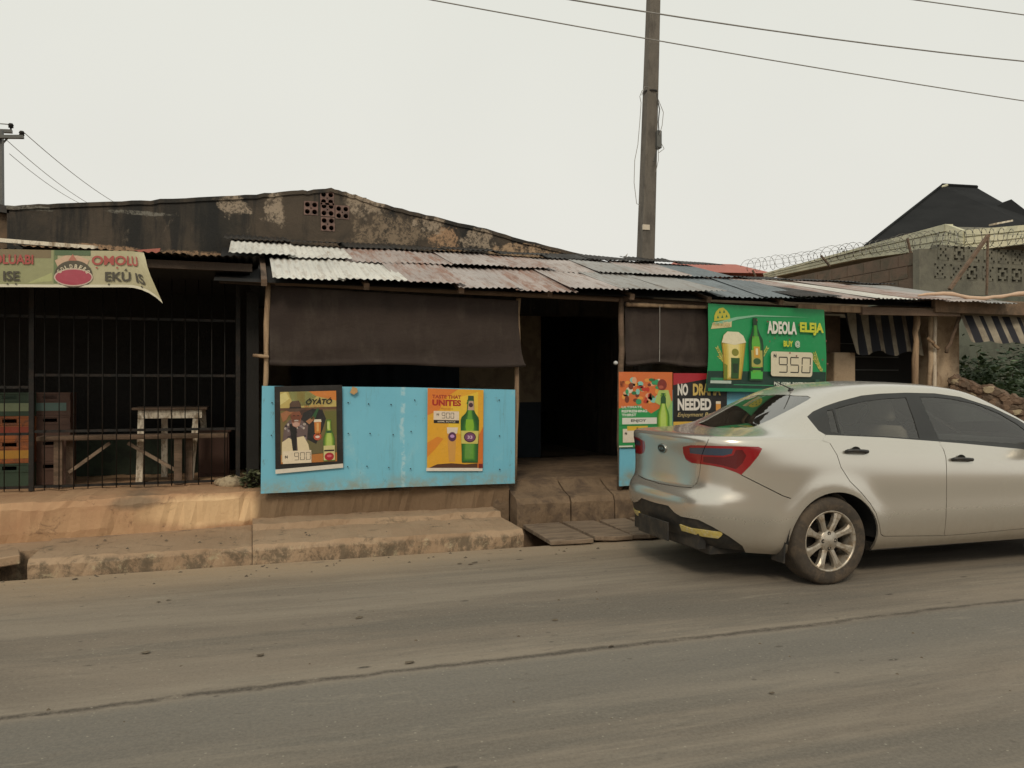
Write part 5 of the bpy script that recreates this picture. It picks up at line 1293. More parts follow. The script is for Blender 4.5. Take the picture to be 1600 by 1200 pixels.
# handles: grip and recess, under each door
for sd in (1, -1):
    for (u0, v0, di) in ((1.301, .396, 0), (1.502, .355, 1)):
        a, n_ = CP(u0, v0, .0, sd)
        mb = MB(); ax = Vector((1, 0, -.055)); up2 = Vector((0, 0, 1))
        pts = [a+ax*x+n_*y for x, y in ((-.095, .004), (-.085, .022), (-.04, .032), (.04, .032), (.085, .022), (.095, .004))]
        mb.tube(pts, [.010, .0135, .0125, .0125, .0135, .010], 10)
        mb.build('door_handle', 'black_plastic', rdn[sd][di], smooth=True)
        # finger cup: shallow dark half disc above and bright below
        mb = MB(); k = 14; c_ = a+up2*.012+n_*.0025
        ring = [c_+ax*(.042*math.cos(PI*i/k))+up2*(.028*math.sin(PI*i/k)) for i in range(k+1)]
        mb.add(ring+[c_-n_*.010], [(i, i+1, k+1) for i in range(k)]); mb.build('handle_cup', 'trim', rdn[sd][di])
# badge, aerial, plate, mud flaps
a, n_ = CP(0, .384, .003)
mb = MB(); T_ = Matrix.Translation(a) @ n_.to_track_quat('Z', 'Y').to_matrix().to_4x4()
el = lambda rx, ry, z, n=28: [T_ @ Vector((rx*math.cos(2*PI*i/n), ry*math.sin(2*PI*i/n), z)) for i in range(n)]
r_out, r_in = el(.062, .036, .006), el(.054, .029, .006); r_b = el(.064, .038, -.003)
n = 28
mb.add(r_out+r_in, [(i, (i+1) % n, (i+1) % n+n, i+n) for i in range(n)]); mb.add(r_b+r_out, [(i, (i+1) % n, (i+1) % n+n, i+n) for i in range(n)])
bdg = mb.build('badge', 'chrome', boot)
MB().add(el(.054, .029, .004), [tuple(range(n))]).build('badge_field', 'black_plastic', boot)
v, f = text_geo('KIA', .02)
MB().add([T_ @ Vector((-.036+.072*p_[0], -.011+.022*p_[1], .0062)) for p_ in v], f).build('badge_letters', 'chrome', boot)
a, n_ = CP(0.0, .835, 0); MB().tube([a+Vector((0, 0, -.004)), a+Vector((-.004, 0, .012))], [.028, .018], 10).build('aerial_base', 'black_plastic', car, smooth=True)
MB().tube([a+Vector((0, 0, .008)), a+Vector((-.10, 0, .05)), a+Vector((-.17, 0, .075))], [.006, .004, .003], 6).build('aerial', 'black_plastic', car)
c_ = CAR+Vector((-.948, 0, .33))
MB().box(c_.x-.012, c_.y-.24, .255, c_.x, c_.y+.24, .395).build('number_plate', 'black_plastic', car, bevel=.004)
MB().box(CAR.x-.86, CAR.y-.50, .24, CAR.x-.80, CAR.y+.50, .50).build('bumper_backing', 'black_plastic', car)
# inner shell: floor, wheel wells, seats
fl = MB(); fl.box(CAR.x-.78, CAR.y-.52, .20, CAR.x+3.2, CAR.y+.52, .26); fl.box(CAR.x+.42, CAR.y-.76, .20, CAR.x+2.2, CAR.y+.76, .26)
fl.build('underbody', 'black_plastic', car)
for wx in (.02, 2.59):
    for sd in (1, -1):
        mb = MB(); k = 22; y0, y1 = CAR.y-sd*.52, CAR.y-sd*.838
        arc = [(CAR.x+wx+.015+.385*math.cos(t), .31+.365*math.sin(t)) for t in np.linspace(-.02, PI+.02, k)]
        mb.add([(x, y0, z) for x, z in arc]+[(x, y1, z) for x, z in arc], [(i, i+1, i+1+k, i+k) for i in range(k-1)]); mb.add([(x, y0, z) for x, z in arc], [tuple(range(k))])
        mb.build('wheel_well', 'black', car)
MB().bar((CAR.x-.355, CAR.y-.74, .32), (CAR.x-.365, CAR.y-.74, .17), .14, .012, (1,0,0)).build('mud_flap', 'black_plastic', car)
MB().bar((CAR.x-.355, CAR.y+.76, .29), (CAR.x-.375, CAR.y+.76, .16), .16, .012, (1,0,0)).build('mud_flap', 'black_plastic', car)
def cushion(x0, x1, y0, y1, z0, z1, rake, name='seat'):
    mb = MB(); f_ = lambda x, z, t: (CAR.x+x+(z-z0)*-rake, CAR.y+t, z)
    mb.prism([(x0, z0), (x1, z0), (x1-.02, z1), (x0+.02, z1)], f_, y0, y1); return mb.build(name, 'seat', car, bevel=.04, smooth=True)
cushion(.30, .85, -.62, .62, .42, .56, 0); cushion(.26, .42, -.62, .62, .50, 1.06, .32)
cushion(-.30, .10, -.60, .60, .95, .99, 0, 'parcel_shelf')
for y in (-.36, .36):
    cushion(1.05, 1.55, y-.24, y+.24, .36, .50, 0); cushion(1.0, 1.14, y-.24, y+.24, .46, 1.10, .28); cushion(.86, .96, y-.12, y+.12, 1.13, 1.30, .2, 'headrest')
    cushion(.02, .12, y-.12, y+.12, 1.06, 1.20, .2, 'headrest')
cushion(2.05, 2.45, -.70, .70, .70, .96, .1, 'dashboard')
mb = MB(); st_c = CAR+Vector((1.86, .36, .93)); tt = Matrix.Rotation(math.radians(-62), 4, 'Y')
mb.tube([st_c + tt @ Vector((.18*math.cos(a), .18*math.sin(a), 0)) for a in np.linspace(0, 2*PI, 25)], .013, 8); mb.build('steering_wheel', 'black_plastic', car, smooth=True)
# wheels
def wheel(cx, cy, sd):
    """sd 1: outer face towards -Y"""
    wl = bpy.data.objects.new('wheel', None); COL.objects.link(wl); wl.parent = car; wl.location = Vector((cx, cy, .31))-CAR
    O = Vector((cx, cy, .31)); s_ = -sd
    prof = [(.214, -.095), (.235, -.103), (.262, -.108), (.285, -.104), (.300, -.093), (.308, -.075), (.310, -.05), (.310, .05), (.308, .075), (.300, .093), (.285, .104), (.262, .108), (.235, .103), (.214, .095)]
    MB().lathe(prof, O, 'Y', 56).build('tyre', 'tyre', wl, smooth=True)
    g_ = MB()
    for yy in (-.032, 0, .032): g_.lathe([(.3095, yy-.004), (.3108, yy), (.3095, yy+.004)], O, 'Y', 40)
    g_.build('tread_rib', 'black_plastic', wl)
    rim = MB()
    rim.lathe([(.196, s_*-.02), (.200, s_*.085), (.209, s_*.098), (.2165, s_*.097), (.217, s_*.090), (.20, -s_*.09), (.196, s_*-.02)], O, 'Y', 56)
    rim.build('rim', 'alloy', wl, smooth=True)
    sp = MB(); f0 = s_*.080
    for i in range(8):
        a = 2*PI*i/8 + PI/8; ca, sa = math.cos(a), math.sin(a); rad = lambda r, w_, y: O+Vector((ca*r-sa*w_, y, sa*r+ca*w_))
        secs = [(.035, .030, .070), (.075, .021, .078), (.13, .020, .088), (.175, .028, .093), (.205, .041, .090)]
        v = []
        for r, w_, y in secs: v += [rad(r, -w_, s_*(y-.012)), rad(r, -w_*.55, s_*y), rad(r, w_*.55, s_*y), rad(r, w_, s_*(y-.012)), rad(r, w_*.9, s_*(y-.045)), rad(r, -w_*.9, s_*(y-.045))]
        k = len(secs); sp.add(v, [(6*j+q, 6*j+(q+1) % 6, 6*j+6+(q+1) % 6, 6*j+6+q) for j in range(k-1) for q in range(6)])
        sp.build('spoke', 'alloy', wl); sp = MB()
    hub = MB(); hub.lathe([(0, s_*.086), (.028, s_*.085), (.034, s_*.080), (.072, s_*.078), (.078, s_*.070), (.078, s_*.03)], O, 'Y', 32); hub.build('hub', 'alloy', wl, smooth=True)
    for i in range(4):
        a = PI/2*i; o_ = O+Vector((.052*math.cos(a), 0, .052*math.sin(a)))
        MB().lathe([(0, s_*.0795), (.0145, s_*.0795), (.015, s_*.0785)], o_, 'Y', 12).build('nut_hole', 'black', wl)
        MB().lathe([(0, s_*.083), (.006, s_*.083), (.007, s_*.0797)], o_, 'Y', 6).build('wheel_nut', 'alloy', wl)
    br = MB(); br.lathe([(0, s_*.0), (.135, s_*.0), (.135, s_*-.012), (0, s_*-.012)], O, 'Y', 32); br.build('brake_disc', 'iron', wl)
    MB().lathe([(0, -s_*.05), (.196, -s_*.05)], O, 'Y', 32).build('wheel_back', 'black', wl)
    return wl
for wx in (-.005, 2.575):
    wheel(CAR.x+wx, CAR.y-.755, 1); wheel(CAR.x+wx, CAR.y+.755, -1)
# door mirrors
for sd in (1, -1):
    c_ = CAR+Vector((2.02, -sd*.93, .985)); bm = bmesh.new(); bmesh.ops.create_uvsphere(bm, u_segments=20, v_segments=12, radius=1)
    mb = MB().add([c_+Vector((v.co.x*.07+(.02 if v.co.x > 0 else 0), v.co.y*.115, v.co.z*.072)) for v in bm.verts], [[v.index for v in f.verts] for f in bm.faces]); bm.free()
    mb.tube([c_+Vector((0, sd*.05, -.02)), c_+Vector((.02, sd*.15, -.05))], [.03, .035], 8)
    mb.build('door_mirror', 'car_paint', car, smooth=True)

# ------------------------------------------------------------------ posters, banners (flat print on flat things)
def bottle(cx, y0, h, w_):
    """outline of a long-necked beer bottle"""
    r = [(0, .50), (.04, .5), (.50, .5), (.56, .48), (.62, .42), (.68, .33), (.74, .25), (.80, .20), (.93, .17), (.935, .21), (.955, .21), (.96, .18), (1.0, .18)]
    return [(cx-x*w_, y0+y*h) for y, x in r[::-1]] + [(cx+x*w_, y0+y*h) for y, x in r]
def shade(F, pts, tones, kx=.80, ky=.965):
    cx = sum(p[0] for p in pts)/len(pts); y0 = min(p[1] for p in pts); y1 = max(p[1] for p in pts); cy = (y0+y1)/2; sx = sy = 1
    for c in tones:
        F.poly([(cx+(p[0]-cx)*sx, cy+(p[1]-cy)*sy) for p in pts], c); F.up(); sx *= kx; sy *= ky
def seven(F, s, x, y, w_, h, col, t=.16):
    """price digits cut as seven bars"""
    on_ = {'0': 'abcdef', '9': 'abcdfg', '5': 'acdfg', '6': 'acdefg', '8': 'abcdefg'}
    for i, ch in enumerate(s):
        X = x+i*w_*1.28; g = w_*.06; tt = w_*t
        seg = {'a': (X+g, y+h-tt, X+w_-g, y+h), 'd': (X+g, y, X+w_-g, y+tt), 'g': (X+g, y+h/2-tt/2, X+w_-g, y+h/2+tt/2),
               'f': (X, y+h/2+g, X+tt, y+h-g), 'e': (X, y+g, X+tt, y+h/2-g), 'b': (X+w_-tt, y+h/2+g, X+w_, y+h-g), 'c': (X+w_-tt, y+g, X+w_, y+h/2-g)}
        for k in on_[ch]: F.rect(*seg[k], col)
def naira(F, x, y, w_, h, col):
    F.text('N', x, y, x+w_, y+h, col, .04); F.rect(x-w_*.15, y+h*.54, x+w_*1.15, y+h*.62, col); F.rect(x-w_*.15, y+h*.36, x+w_*1.15, y+h*.44, col)

# poster 1: saluting man with beer
F = Flat(); W_, H_ = .60, .78
F.rect(0, 0, W_, H_, '#1b1611'); F.up(); F.poly([(.0, -.045), (.60, -.02), (.60, .02), (0, -.005)], '#e6dfd0'); F.up()
F.rect(.048, .045, .545, .725, '#7a6a3c'); F.up()
F.rect(.048, .56, .545, .725, '#c9b56a'); F.poly([(.12, .725), (.40, .725), (.30, .58), (.16, .60)], '#c6d08a')
F.up(); F.poly([(.30, .725), (.545, .725), (.545, .63), (.36, .68)], '#d9853a'); F.poly([(.048, .70), (.10, .725), (.13, .66), (.048, .60)], '#e2d48c'); F.up()
F.rect(.048, .548, .545, .572, '#6b4a32'); F.poly([(.20, .55), (.42, .55), (.44, .45), (.22, .44)], '#4a3226'); F.rect(.44, .30, .545, .53, '#6d6c30'); F.up()
F.rect(.048, .045, .545, .13, '#c07a35'); F.poly([(.30, .12), (.46, .13), (.46, .24), (.26, .30)], '#6c6440'); F.up()
F.poly([(.25, .52), (.33, .56), (.42, .54), (.45, .46), (.42, .36), (.36, .22), (.26, .28), (.22, .40)], '#232120'); F.up()   # dark sleeve
F.poly([(.055, .14), (.08, .40), (.13, .46), (.24, .45), (.29, .40), (.27, .14)], '#6d5a58'); F.up()                           # patterned jacket
for i in range(26):
    rr = random.Random(i); x = .07+rr.random()*.20; y = .28+rr.random()*.14; F.ell(x, y, .010, .012, ['#9a8c8e', '#3a2e34', '#c7b9ac'][i % 3], 8)
F.up(); F.poly([(.055, .06), (.06, .25), (.12, .29), (.16, .26), (.17, .06)], '#e6d5ad'); F.poly([(.20, .10), (.19, .29), (.25, .30), (.29, .22), (.31, .10)], '#ead9b2'); F.up()
F.poly([(.125, .42), (.19, .42), (.185, .15), (.155, .15)], '#161210'); F.up()
F.poly([(.07, .44), (.05, .52), (.13, .565), (.19, .55), (.12, .50), (.10, .46)], '#a8704a'); F.ell(.185, .485, .046, .070, '#8a5238'); F.poly([(.14, .47), (.23, .47), (.215, .40), (.185, .385), (.155, .40)], '#b98068'); F.up()
F.poly([(.13, .50), (.24, .50), (.235, .475), (.205, .45), (.165, .45), (.14, .475)], '#7b4630'); F.rect(.168, .445, .205, .458, '#f0e6da'); F.ell(.167, .497, .008, .005, '#140d0a', 8); F.ell(.203, .497, .008, .005, '#140d0a', 8)
F.ell(.185, .415, .03, .022, '#caa190'); F.up()
F.poly([(.085, .555), (.13, .565), (.13, .61), (.15, .635), (.21, .64), (.225, .61), (.23, .565), (.275, .56), (.20, .535), (.13, .535)], '#5d4636'); F.up(); F.rect(.128, .565, .231, .58, '#2c2019'); F.up()
F.poly([(.27, .44), (.34, .49), (.35, .46), (.30, .41)], '#b07a52'); F.poly([(.31, .46), (.37, .56), (.39, .56), (.35, .45)], '#2f5a34'); F.up()
F.poly([(.345, .43), (.405, .43), (.40, .33), (.385, .30), (.36, .30), (.348, .33)], '#d07f35'); F.poly([(.34, .43), (.41, .43), (.405, .455), (.345, .455)], '#efe4cc'); F.ell(.372, .29, .035, .035, '#c65a40'); F.up()
F.rect(.365, .34, .385, .42, '#e9b268'); F.ell(.372, .288, .02, .012, '#f0d8c8', 12); F.up()
shade(F, bottle(.475, .05, .40, .105), ['#4c7426', '#6d9430', '#8fae3c', '#a9c450', '#bcd468']); F.rect(.452, .32, .498, .345, '#2e5a2c'); F.rect(.425, .06, .525, .20, '#d9cf92'); F.rect(.460, .36, .475, .43, '#c8d98a'); F.up()
F.rect(.43, .145, .52, .160, '#2b1a12'); F.ell(.475, .095, .042, .038, '#b01e2c'); F.up(); F.ell(.475, .100, .022, .012, '#e06a74', 14); F.up()
F.rect(.065, .045, .315, .165, '#ecdcc0'); F.up()
naira(F, .085, .095, .022, .028, '#2b2520'); seven(F, '900', .165, .075, .040, .072, '#5b5247', .12)
F.text('\u00d3Y\u00c0T\u00d3', .265, .600, .50, .662, '#15110d', .03, .25); F.text('beer of the brave', .26, .578, .43, .592, '#c8431e', .0)
q0_ = at(430.5, 733, Y=7.50); q1_ = at(526, 728, Y=7.50)
ud = (q1_-q0_)
F.build('poster', (q0_.x, 7.505, q0_.z), ud, (-.012, .012, .955), label='dark framed poster of a saluting man in a hat, with a beer bottle', cat='poster', group='posters on the blue boards')

# poster 2: orange, big bottle
F = Flat(step=None); W_, H_ = .555, .76
F.rect(0, 0, W_, H_, '#eeb02c'); F.up(); F.rect(-.006, -.03, W_-.004, .0, '#efe6d8'); F.up()
F.poly([(0, .50), (.0, .76), (.30, .76), (.16, .66), (.12, .56)], '#e8822e'); F.poly([(.08, .18), (.0, .10), (.0, .24), (.10, .30), (.16, .28)], '#e68e2a'); F.poly([(.50, 0), (.555, 0), (.555, .40), (.50, .30)], '#de7a26')
F.poly([(.24, .66), (.50, .74), (.50, .28), (.20, .36)], '#f4cb3c'); F.poly([(.02, .0), (.10, .035), (.24, .045), (.38, .035), (.50, .045), (.50, 0)], '#5a3620'); F.up()
F.text('TASTE THAT', .045, .665, .33, .700, '#a8331c', .03); F.text('UNITES', .045, .595, .33, .655, '#b22a1a', .05)
F.text('Moments', .13, .56, .25, .578, '#c0702a', .0)
F.rect(.06, .46, .31, .545, '#f0dfc8'); F.rect(.062, .428, .312, .459, '#221c16'); F.up()
F.text('600ML BOTTLE', .10, .437, .275, .451, '#e8dcc4', .01); naira(F, .09, .50, .022, .024, '#8a7a6a'); seven(F, '900', .14, .475, .034, .056, '#6b6157', .16)
F.poly([(.19, .39), (.285, .39), (.275, .06), (.215, .06)], '#dda34e'); F.up(); F.poly([(.19, .39), (.30, .39), (.292, .33), (.196, .33)], '#ecdcc8'); F.up(); F.ell(.245, .30, .040, .045, '#5a2f56'); F.up(); F.ell(.245, .305, .022, .016, '#c79ad0', 12); F.up()
F.poly([(.40, .70), (.455, .70), (.457, .66), (.462, .56), (.475, .53), (.505, .49), (.512, .46), (.510, .36), (.503, .05), (.345, .05), (.328, .36), (.326, .46), (.335, .49), (.375, .53), (.39, .56), (.397, .66)], '#1f5a22'); F.up(); shade(F, bottle(.418, .06, .60, .155), ['#2a6a26', '#3a7d2a', '#4f9330', '#67a638'])
F.poly([(.38, .47), (.45, .47), (.46, .40), (.45, .34), (.39, .34), (.375, .40)], '#8cc030'); F.poly([(.37, .10), (.42, .10), (.43, .24), (.38, .26)], '#6aa044'); F.rect(.402, .66, .453, .70, '#2a4a30'); F.poly([(.395, .56), (.46, .56), (.452, .65), (.405, .65)], '#c9a890'); F.up()
F.poly([(.330, .36), (.508, .36), (.500, .235), (.335, .235)], '#d9cf6a'); F.ell(.427, .61, .022, .022, '#4a2c3a'); F.up(); F.ell(.420, .298, .060, .050, '#4a2038'); F.up(); F.ell(.420, .298, .050, .040, '#7a4670'); F.up()
F.text('33', .395, .283, .445, .313, '#e8c8dc', .03); F.rect(.51, .0, .552, .04, '#7a1a14'); F.up()
q0_ = at(667, 731, Y=7.51); q1_ = at(752, 731, Y=7.51)
F.build('poster', (q0_.x, 7.508, q0_.z), q1_-q0_, (.012, .010, 1), label='orange poster of a tall green bottle, at the right end of the long board', cat='poster', group='posters on the blue boards')

# poster 3: festive people and bottle
PY = 7.485
a_ = at(967, 700, Y=PY); s3 = at(1051, 700, Y=PY).x - a_.x; h3 = at(967, 581, Y=PY).z - a_.z
F = Flat(); U_ = lambda x: x*s3; Vv = lambda y: y*h3
F.rect(0, 0, s3, h3, '#2c9a54'); F.up(); F.poly([(0, h3*.50), (0, h3), (s3, h3), (s3, h3*.62), (s3*.6, h3*.45)], '#e0763a'); F.poly([(s3*.75, 0), (s3, 0), (s3, h3*.62), (s3*.85, h3*.5)], '#9fcf7a'); F.up()
rr = random.Random(6)
for i in range(46):
    x = .1+rr.random()*.66; y = .56+rr.random()*.34; F.ell(U_(x), Vv(y), .018+rr.random()*.022, .016+rr.random()*.022, ['#e9b08a', '#c8402c', '#3aa06a', '#7a3a26', '#f0a24a', '#e8d8c0', '#2f7a4a', '#8fd0c0'][rr.randrange(8)], 10)
    if i % 8 == 0: F.up()
F.up(); F.ell(U_(.80), Vv(.83), .055, .06, '#8a3226', 18); F.poly([(U_(.66), Vv(.60)), (U_(.74), Vv(.76)), (U_(.92), Vv(.76)), (U_(.98), Vv(.6)), (U_(.9), Vv(.5))], '#b9d070'); F.up(); F.ell(U_(.78), Vv(.80), .03, .018, '#b85c48', 12); F.up()
F.poly([(0, Vv(.34)), (0, Vv(.52)), (U_(.35), Vv(.56)), (U_(.66), Vv(.42)), (U_(.70), Vv(.30)), (0, Vv(.30))], '#2f9e55'); F.up()
F.text('ULTIMATE', U_(.05), Vv(.52), U_(.42), Vv(.55), '#e8f0e0', .02); F.text('REFRESHING', U_(.05), Vv(.465), U_(.52), Vv(.50), '#f2f4ea', .03); F.text('THIRST', U_(.05), Vv(.415), U_(.32), Vv(.45), '#f2f4ea', .03)
F.rect(U_(.06), Vv(.31), U_(.70), Vv(.395), '#e9e8dc'); F.up(); F.text('ENJOY', U_(.22), Vv(.33), U_(.50), Vv(.375), '#3c4038', .03)
F.rect(U_(.07), Vv(.07), U_(.64), Vv(.25), '#ebe0cb'); F.up(); F.rect(U_(.15), Vv(.225), U_(.53), Vv(.285), '#e3bb3e'); naira(F, U_(.11), Vv(.17), .022, .030, '#2b2520'); F.text('a', U_(.32), Vv(.24), U_(.36), Vv(.265), '#4a3a1a', .02)
shade(F, bottle(U_(.82), Vv(.06), Vv(.66), .145), ['#4f8a2c', '#78a834', '#9cc43a', '#b4d456', '#c4e070']); F.poly(bottle(U_(.82), Vv(.58), Vv(.14), .06), '#2e5c30'); F.rect(U_(.72), Vv(.12), U_(.92), Vv(.26), '#3d7a34'); F.up()
F.rect(0, Vv(.01), U_(.25), Vv(.03), '#e6ecdf'); F.text('PARTY', U_(.02), Vv(.80), U_(.10), Vv(.88), '#5a1f14', .02)
F.build('poster', (a_.x, PY+.004, a_.z), (1, 0, 0), (0, 0, 1), label='colourful green and orange party poster left of the car, lettered ENJOY', cat='poster', group='posters on the blue boards')

# poster 4: NO DRAMA NEEDED
a_ = at(1052, 700, Y=PY-.012); s4 = at(1135, 700, Y=PY).x - a_.x; h4 = at(1052, 583, Y=PY).z - a_.z
F = Flat(); U_ = lambda x: x*s4; Vv = lambda y: y*h4
F.rect(0, 0, s4, h4, '#1d1a18'); F.up(); F.poly([(0, h4*.84), (0, h4), (s4, h4), (s4*.95, h4*.97)], '#b32430'); F.rect(0, Vv(.16), s4, Vv(.35), '#e2b64e'); F.rect(0, 0, s4, Vv(.155), '#3a2c1c'); F.up()
F.text('NO', U_(.08), Vv(.70), U_(.27), Vv(.86), '#efe9de', .045); F.text('DRAMA', U_(.36), Vv(.70), U_(.88), Vv(.86), '#dfc06a', .045); F.text('NEEDED', U_(.08), Vv(.50), U_(.70), Vv(.66), '#f2ece2', .045)
F.text('Enjoyment Band', U_(.07), Vv(.40), U_(.78), Vv(.47), '#e0c88a', .0, .3)
F.rect(U_(.79), Vv(.48), U_(.88), Vv(.62), '#e8a24a'); F.up(); F.rect(U_(.79), Vv(.585), U_(.88), Vv(.62), '#f4e8d0'); F.rect(U_(.22), Vv(.22), U_(.24), Vv(.28), '#6a4a1a')
F.build('poster', (a_.x+.003, PY-.006, a_.z), (1, 0, 0), (0, 0, 1), label='black poster lettered NO DRAMA NEEDED, partly behind the green banner', cat='poster', group='posters on the blue boards')

# green price banner
GYb = 7.42
tl_, tr_2 = at(1106, 474, Y=GYb), at(1287, 484, Y=GYb)
W_ = (tr_2-tl_).length; ud = (tr_2-tl_).normalized(); H_ = .93
F = Flat(step=.06)
F.poly([(-.03, 0), (W_+.02, 0), (W_, H_), (0, H_)], '#169a58'); F.up(); F.poly([(-.028, .0), (W_+.015, .0), (W_+.01, .235), (-.02, .215)], '#123c2e'); F.up()
F.rect(.0, .0, W_*.8, .035, '#1c8a5e'); F.rect(.02, .085, .27, .115, '#c8d8cc'); F.rect(.02, .118, .27, .145, '#2a8a5a'); F.rect(.3, .07, W_*.55, .078, '#3aa06a'); F.up()
# wheat ears
def ear(x, y, a, n=7, s=.032):
    for k in range(n):
        for sd in (-1, 1):
            bx_, by_ = x+math.cos(a)*k*s*.8, y+math.sin(a)*k*s*.8; aa = a+sd*.5; l_ = s*1.3
            px_, py_ = math.cos(aa), math.sin(aa)
            F.poly([(bx_, by_), (bx_+px_*l_*.5-py_*s*.22, by_+py_*l_*.5+px_*s*.22), (bx_+px_*l_, by_+py_*l_), (bx_+px_*l_*.5+py_*s*.22, by_+py_*l_*.5-px_*s*.22)], '#b9b846' if k % 2 else '#d6cf6c')
ear(.20, .27, 2.1, 9); ear(.26, .25, 2.45, 8); ear(.60, .30, .95, 9); ear(.57, .27, 1.3, 7); ear(W_-.07, .26, 1.95, 8); ear(W_-.04, .24, 2.25, 9); F.up()
F.poly([(.03, .72), (.10, .735), (.34, .80), (.60, .835), (W_*.86, .835), (.60, .818), (.36, .775), (.12, .70)], '#8cc8a4')
F.poly([(.02, .66), (.28, .69), (.29, .76), (.05, .73)], '#ded09a'); F.poly([(.065, .745), (.27, .77), (.265, .82), (.235, .86), (.185, .895), (.135, .885), (.09, .845), (.07, .80)], '#c9c23c'); F.up()
F.text('PREMIUM LAGER', .05, .690, .265, .728, '#b7a464', .01)
for x0_, z0_ in ((.10, .775), (.155, .782), (.21, .79), (.127, .83), (.18, .838)):
    F.poly([(x0_, z0_), (x0_+.028, z0_+.003), (x0_+.014, z0_+.034)], '#1a7a48')
F.up()
F.poly([(.14, .52), (.17, .60), (.22, .64), (.36, .64), (.42, .60), (.45, .53), (.42, .36), (.39, .13), (.17, .12), (.165, .20), (.155, .36)], '#a88a2c'); F.up(); shade(F, [(.155, .52), (.18, .59), (.22, .62), (.36, .62), (.41, .59), (.435, .53), (.41, .36), (.375, .14), (.18, .13), (.175, .20), (.17, .36)], ['#cdb244', '#dcc458', '#ead676', '#f2e296'], .78)
F.poly([(.14, .52), (.17, .60), (.22, .64), (.36, .64), (.42, .60), (.45, .53), (.30, .50)], '#efe6c4'); F.poly([(.255, .14), (.35, .14), (.36, .36), (.25, .36)], '#2c5a20'); F.ell(.305, .42, .045, .04, '#8a8a2a', 14); F.poly([(.17, .13), (.21, .13), (.205, .28), (.165, .30)], '#7c8a24'); F.up()
F.poly([(.27, .30), (.34, .30), (.335, .20), (.28, .20)], '#1c3a16'); F.up()
F.poly([(.545, .80), (.60, .80), (.605, .70), (.63, .63), (.665, .57), (.672, .50), (.66, .12), (.485, .12), (.48, .50), (.488, .57), (.52, .63), (.543, .70)], '#12401c'); F.up(); shade(F, bottle(.575, .125, .67, .165), ['#17552a', '#1f6e2c', '#2f8a30', '#47a036'])
F.poly([(.53, .60), (.61, .60), (.625, .52), (.625, .20), (.52, .20), (.515, .52)], '#62b83a'); F.rect(.548, .72, .598, .80, '#15391c'); F.poly([(.50, .14), (.65, .14), (.652, .22), (.498, .22)], '#4ec24a'); F.up()
F.rect(.505, .27, .648, .45, '#b9b35a'); F.rect(.49, .235, .66, .26, '#173a1c'); F.up(); F.rect(.535, .37, .615, .49, '#d9a63a'); F.ell(.576, .33, .05, .035, '#2a5a2a', 16); F.up(); F.rect(.56, .40, .59, .47, '#f0e8c0'); F.up()
F.text('ADEOLA', .72, .635, 1.09, .775, '#eeeee2', .045); F.text('ELEJA', 1.13, .635, W_-.04, .775, '#d8dc3a', .045)
F.text('BUY', .92, .50, 1.04, .565, '#d8dc3a', .045); F.text('@', 1.065, .495, 1.13, .57, '#d9e4d0', .03)
cr = [(.78+.02*math.cos(a)+.0, 0) for a in ()]
def rrect(x0, y0, x1, y1, r, col):
    pts = []
    for cx, cy, a0 in ((x1-r, y1-r, 0), (x0+r, y1-r, PI/2), (x0+r, y0+r, PI), (x1-r, y0+r, 1.5*PI)):
        pts += [(cx+r*math.cos(a0+k*PI/8), cy+r*math.sin(a0+k*PI/8)) for k in range(5)]
    F.poly(pts, col)
rrect(.755, .175, 1.29, .445, .03, '#e6dcc0'); F.up(); naira(F, .79, .375, .035, .045, '#232a22'); seven(F, '950', .855, .215, .115, .175, '#26241e', .10)
F.text('PER 600ML BOTTLE', .80, .075, 1.22, .115, '#e4ecdc', .03); F.rect(W_-.14, .09, W_-.09, .15, '#2a5a4a'); F.up()
for i in range(12): rr = random.Random(i+50); F.ell(.5+rr.random()*1.0, .3+rr.random()*.5, .006+.006*rr.random(), .010, '#8a4a3a', 7)
gb = F.build('price_banner', tl_-Vector((0, 0, H_)), ud, (.015, .0, 1), fn=lambda x, y: (.012*math.sin(y*5), .0, .012*math.sin(x*4.1+y*3)), gap=.0014,
        label='green price banner lettered ADEOLA ELEJA BUY @ 950, hung above the car', cat='banner')

# banner of the caged shop: curls down at its right end
BY = 7.36
bl_, br_ = at(-260, 448, Y=BY), at(228, 449, Y=BY)
W_ = (br_-bl_).length; ud = (br_-bl_).normalized()
H_ = at(100, 391, Y=BY).z - at(100, 449, Y=BY).z
xs = lambda px: (at(px, 420, Y=BY)-bl_).dot(ud)
def bfn(x, y):
    e_ = max(0, (x-(W_-.14))/.24); c_ = (1-y/H_)
    return (-.02*e_**2 + .10*e_*max(0, c_-.4) - .10*e_*(1-c_), -.17*e_**2*max(0, c_-.2)-.01*e_, .006*math.sin(x*7)+.10*e_**2*c_)
F = Flat(step=.05)
F.rect(0, 0, W_+.10, H_, '#c4bd98'); F.up(); F.rect(0, .02, xs(82), H_, '#a3a478'); F.rect(xs(82), .03, xs(88), H_, '#75875a'); F.up()
F.rect(0, H_*.78, xs(78), H_, '#8a7a5a'); F.rect(xs(84), H_*.86, xs(140), H_, '#5c7350'); F.poly([(xs(40), .03), (xs(80), .12), (xs(80), .05)], '#b9bd84'); F.up()
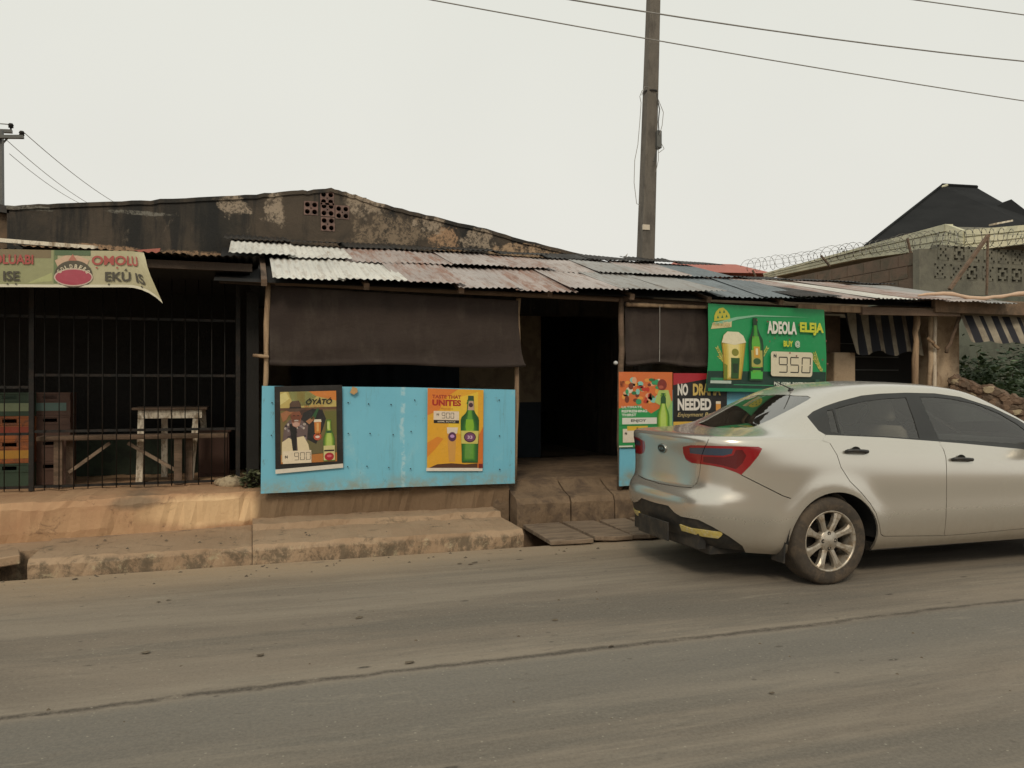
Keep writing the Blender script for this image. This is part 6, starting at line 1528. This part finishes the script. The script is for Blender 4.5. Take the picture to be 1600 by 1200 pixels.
F.rect(0, 0, W_+.10, .022, '#e9e4cc'); F.poly([(xs(90), .02), (xs(138), .02), (xs(134), H_*.4), (xs(92), H_*.4)], '#6a6a4a'); F.up(); F.step = None
F.poly([(xs(84), H_*.72), (xs(90), H_*.5), (xs(112), H_*.80), (xs(132), H_*.5), (xs(138), H_*.74), (xs(120), H_*.86), (xs(100), H_*.86)], '#d9b79a'); F.up()
F.poly([(xs(105), H_*.72), (xs(112), H_*.90), (xs(119), H_*.72)], '#bf7a66')
F.ell(xs(113.5), H_*.36, .138, .112, '#57503f'); F.up(); F.ell(xs(113.5), H_*.27, .143, .074, '#dcc4b4'); F.up(); F.ell(xs(113.5), H_*.27, .133, .064, '#b5485a'); F.up()
def arc_text(s, cx, cy, R, a0, a1, h, col):
    for i, ch in enumerate(s):
        a = a0+(a1-a0)*(i+.5)/len(s); v, f = text_geo(ch, .03); w_ = h*.62; c_, s_ = math.cos(a-PI/2), math.sin(a-PI/2)
        F.it.append(([(cx+R*math.cos(a)+(p_[0]-.5)*w_*c_-(p_[1]-.5)*h*s_, cy+R*.72*math.sin(a)+(p_[0]-.5)*w_*s_+(p_[1]-.5)*h*c_) for p_ in v], f, col, F.L))
arc_text('GOLDBERG', xs(113.5), H_*.28, .120, PI*.88, PI*.12, .034, '#e8dcc0'); F.up()
red = '#b5544c'
def dots(px, y): F.ell(xs(px), y, .008, .007, red if y > H_*.4 else '#4c473a', 8)
F.text('OMOLUABI', xs(-42), H_*.60, xs(51), H_*.86, red, .03); F.text('OMOLU', xs(142), H_*.60, xs(222), H_*.86, red, .03)
F.text('EKU ISE', xs(-44), H_*.16, xs(30), H_*.42, '#4c473a', .03); F.text('EKU IS', xs(163), H_*.16, xs(226), H_*.42, '#4c473a', .03)
for px in (150, 182): dots(px, H_*.53)
for px in (11, 24, 169, 218): dots(px, H_*.08)
F.poly([(xs(193), H_*.45), (xs(196), H_*.52), (xs(198), H_*.45)], '#4c473a')
F.build('shop_banner', bl_, ud, (0, .0, 1), fn=bfn, gap=.0013, label='green and cream shop banner lettered OMOLUABI, curling down at its right end', cat='banner')
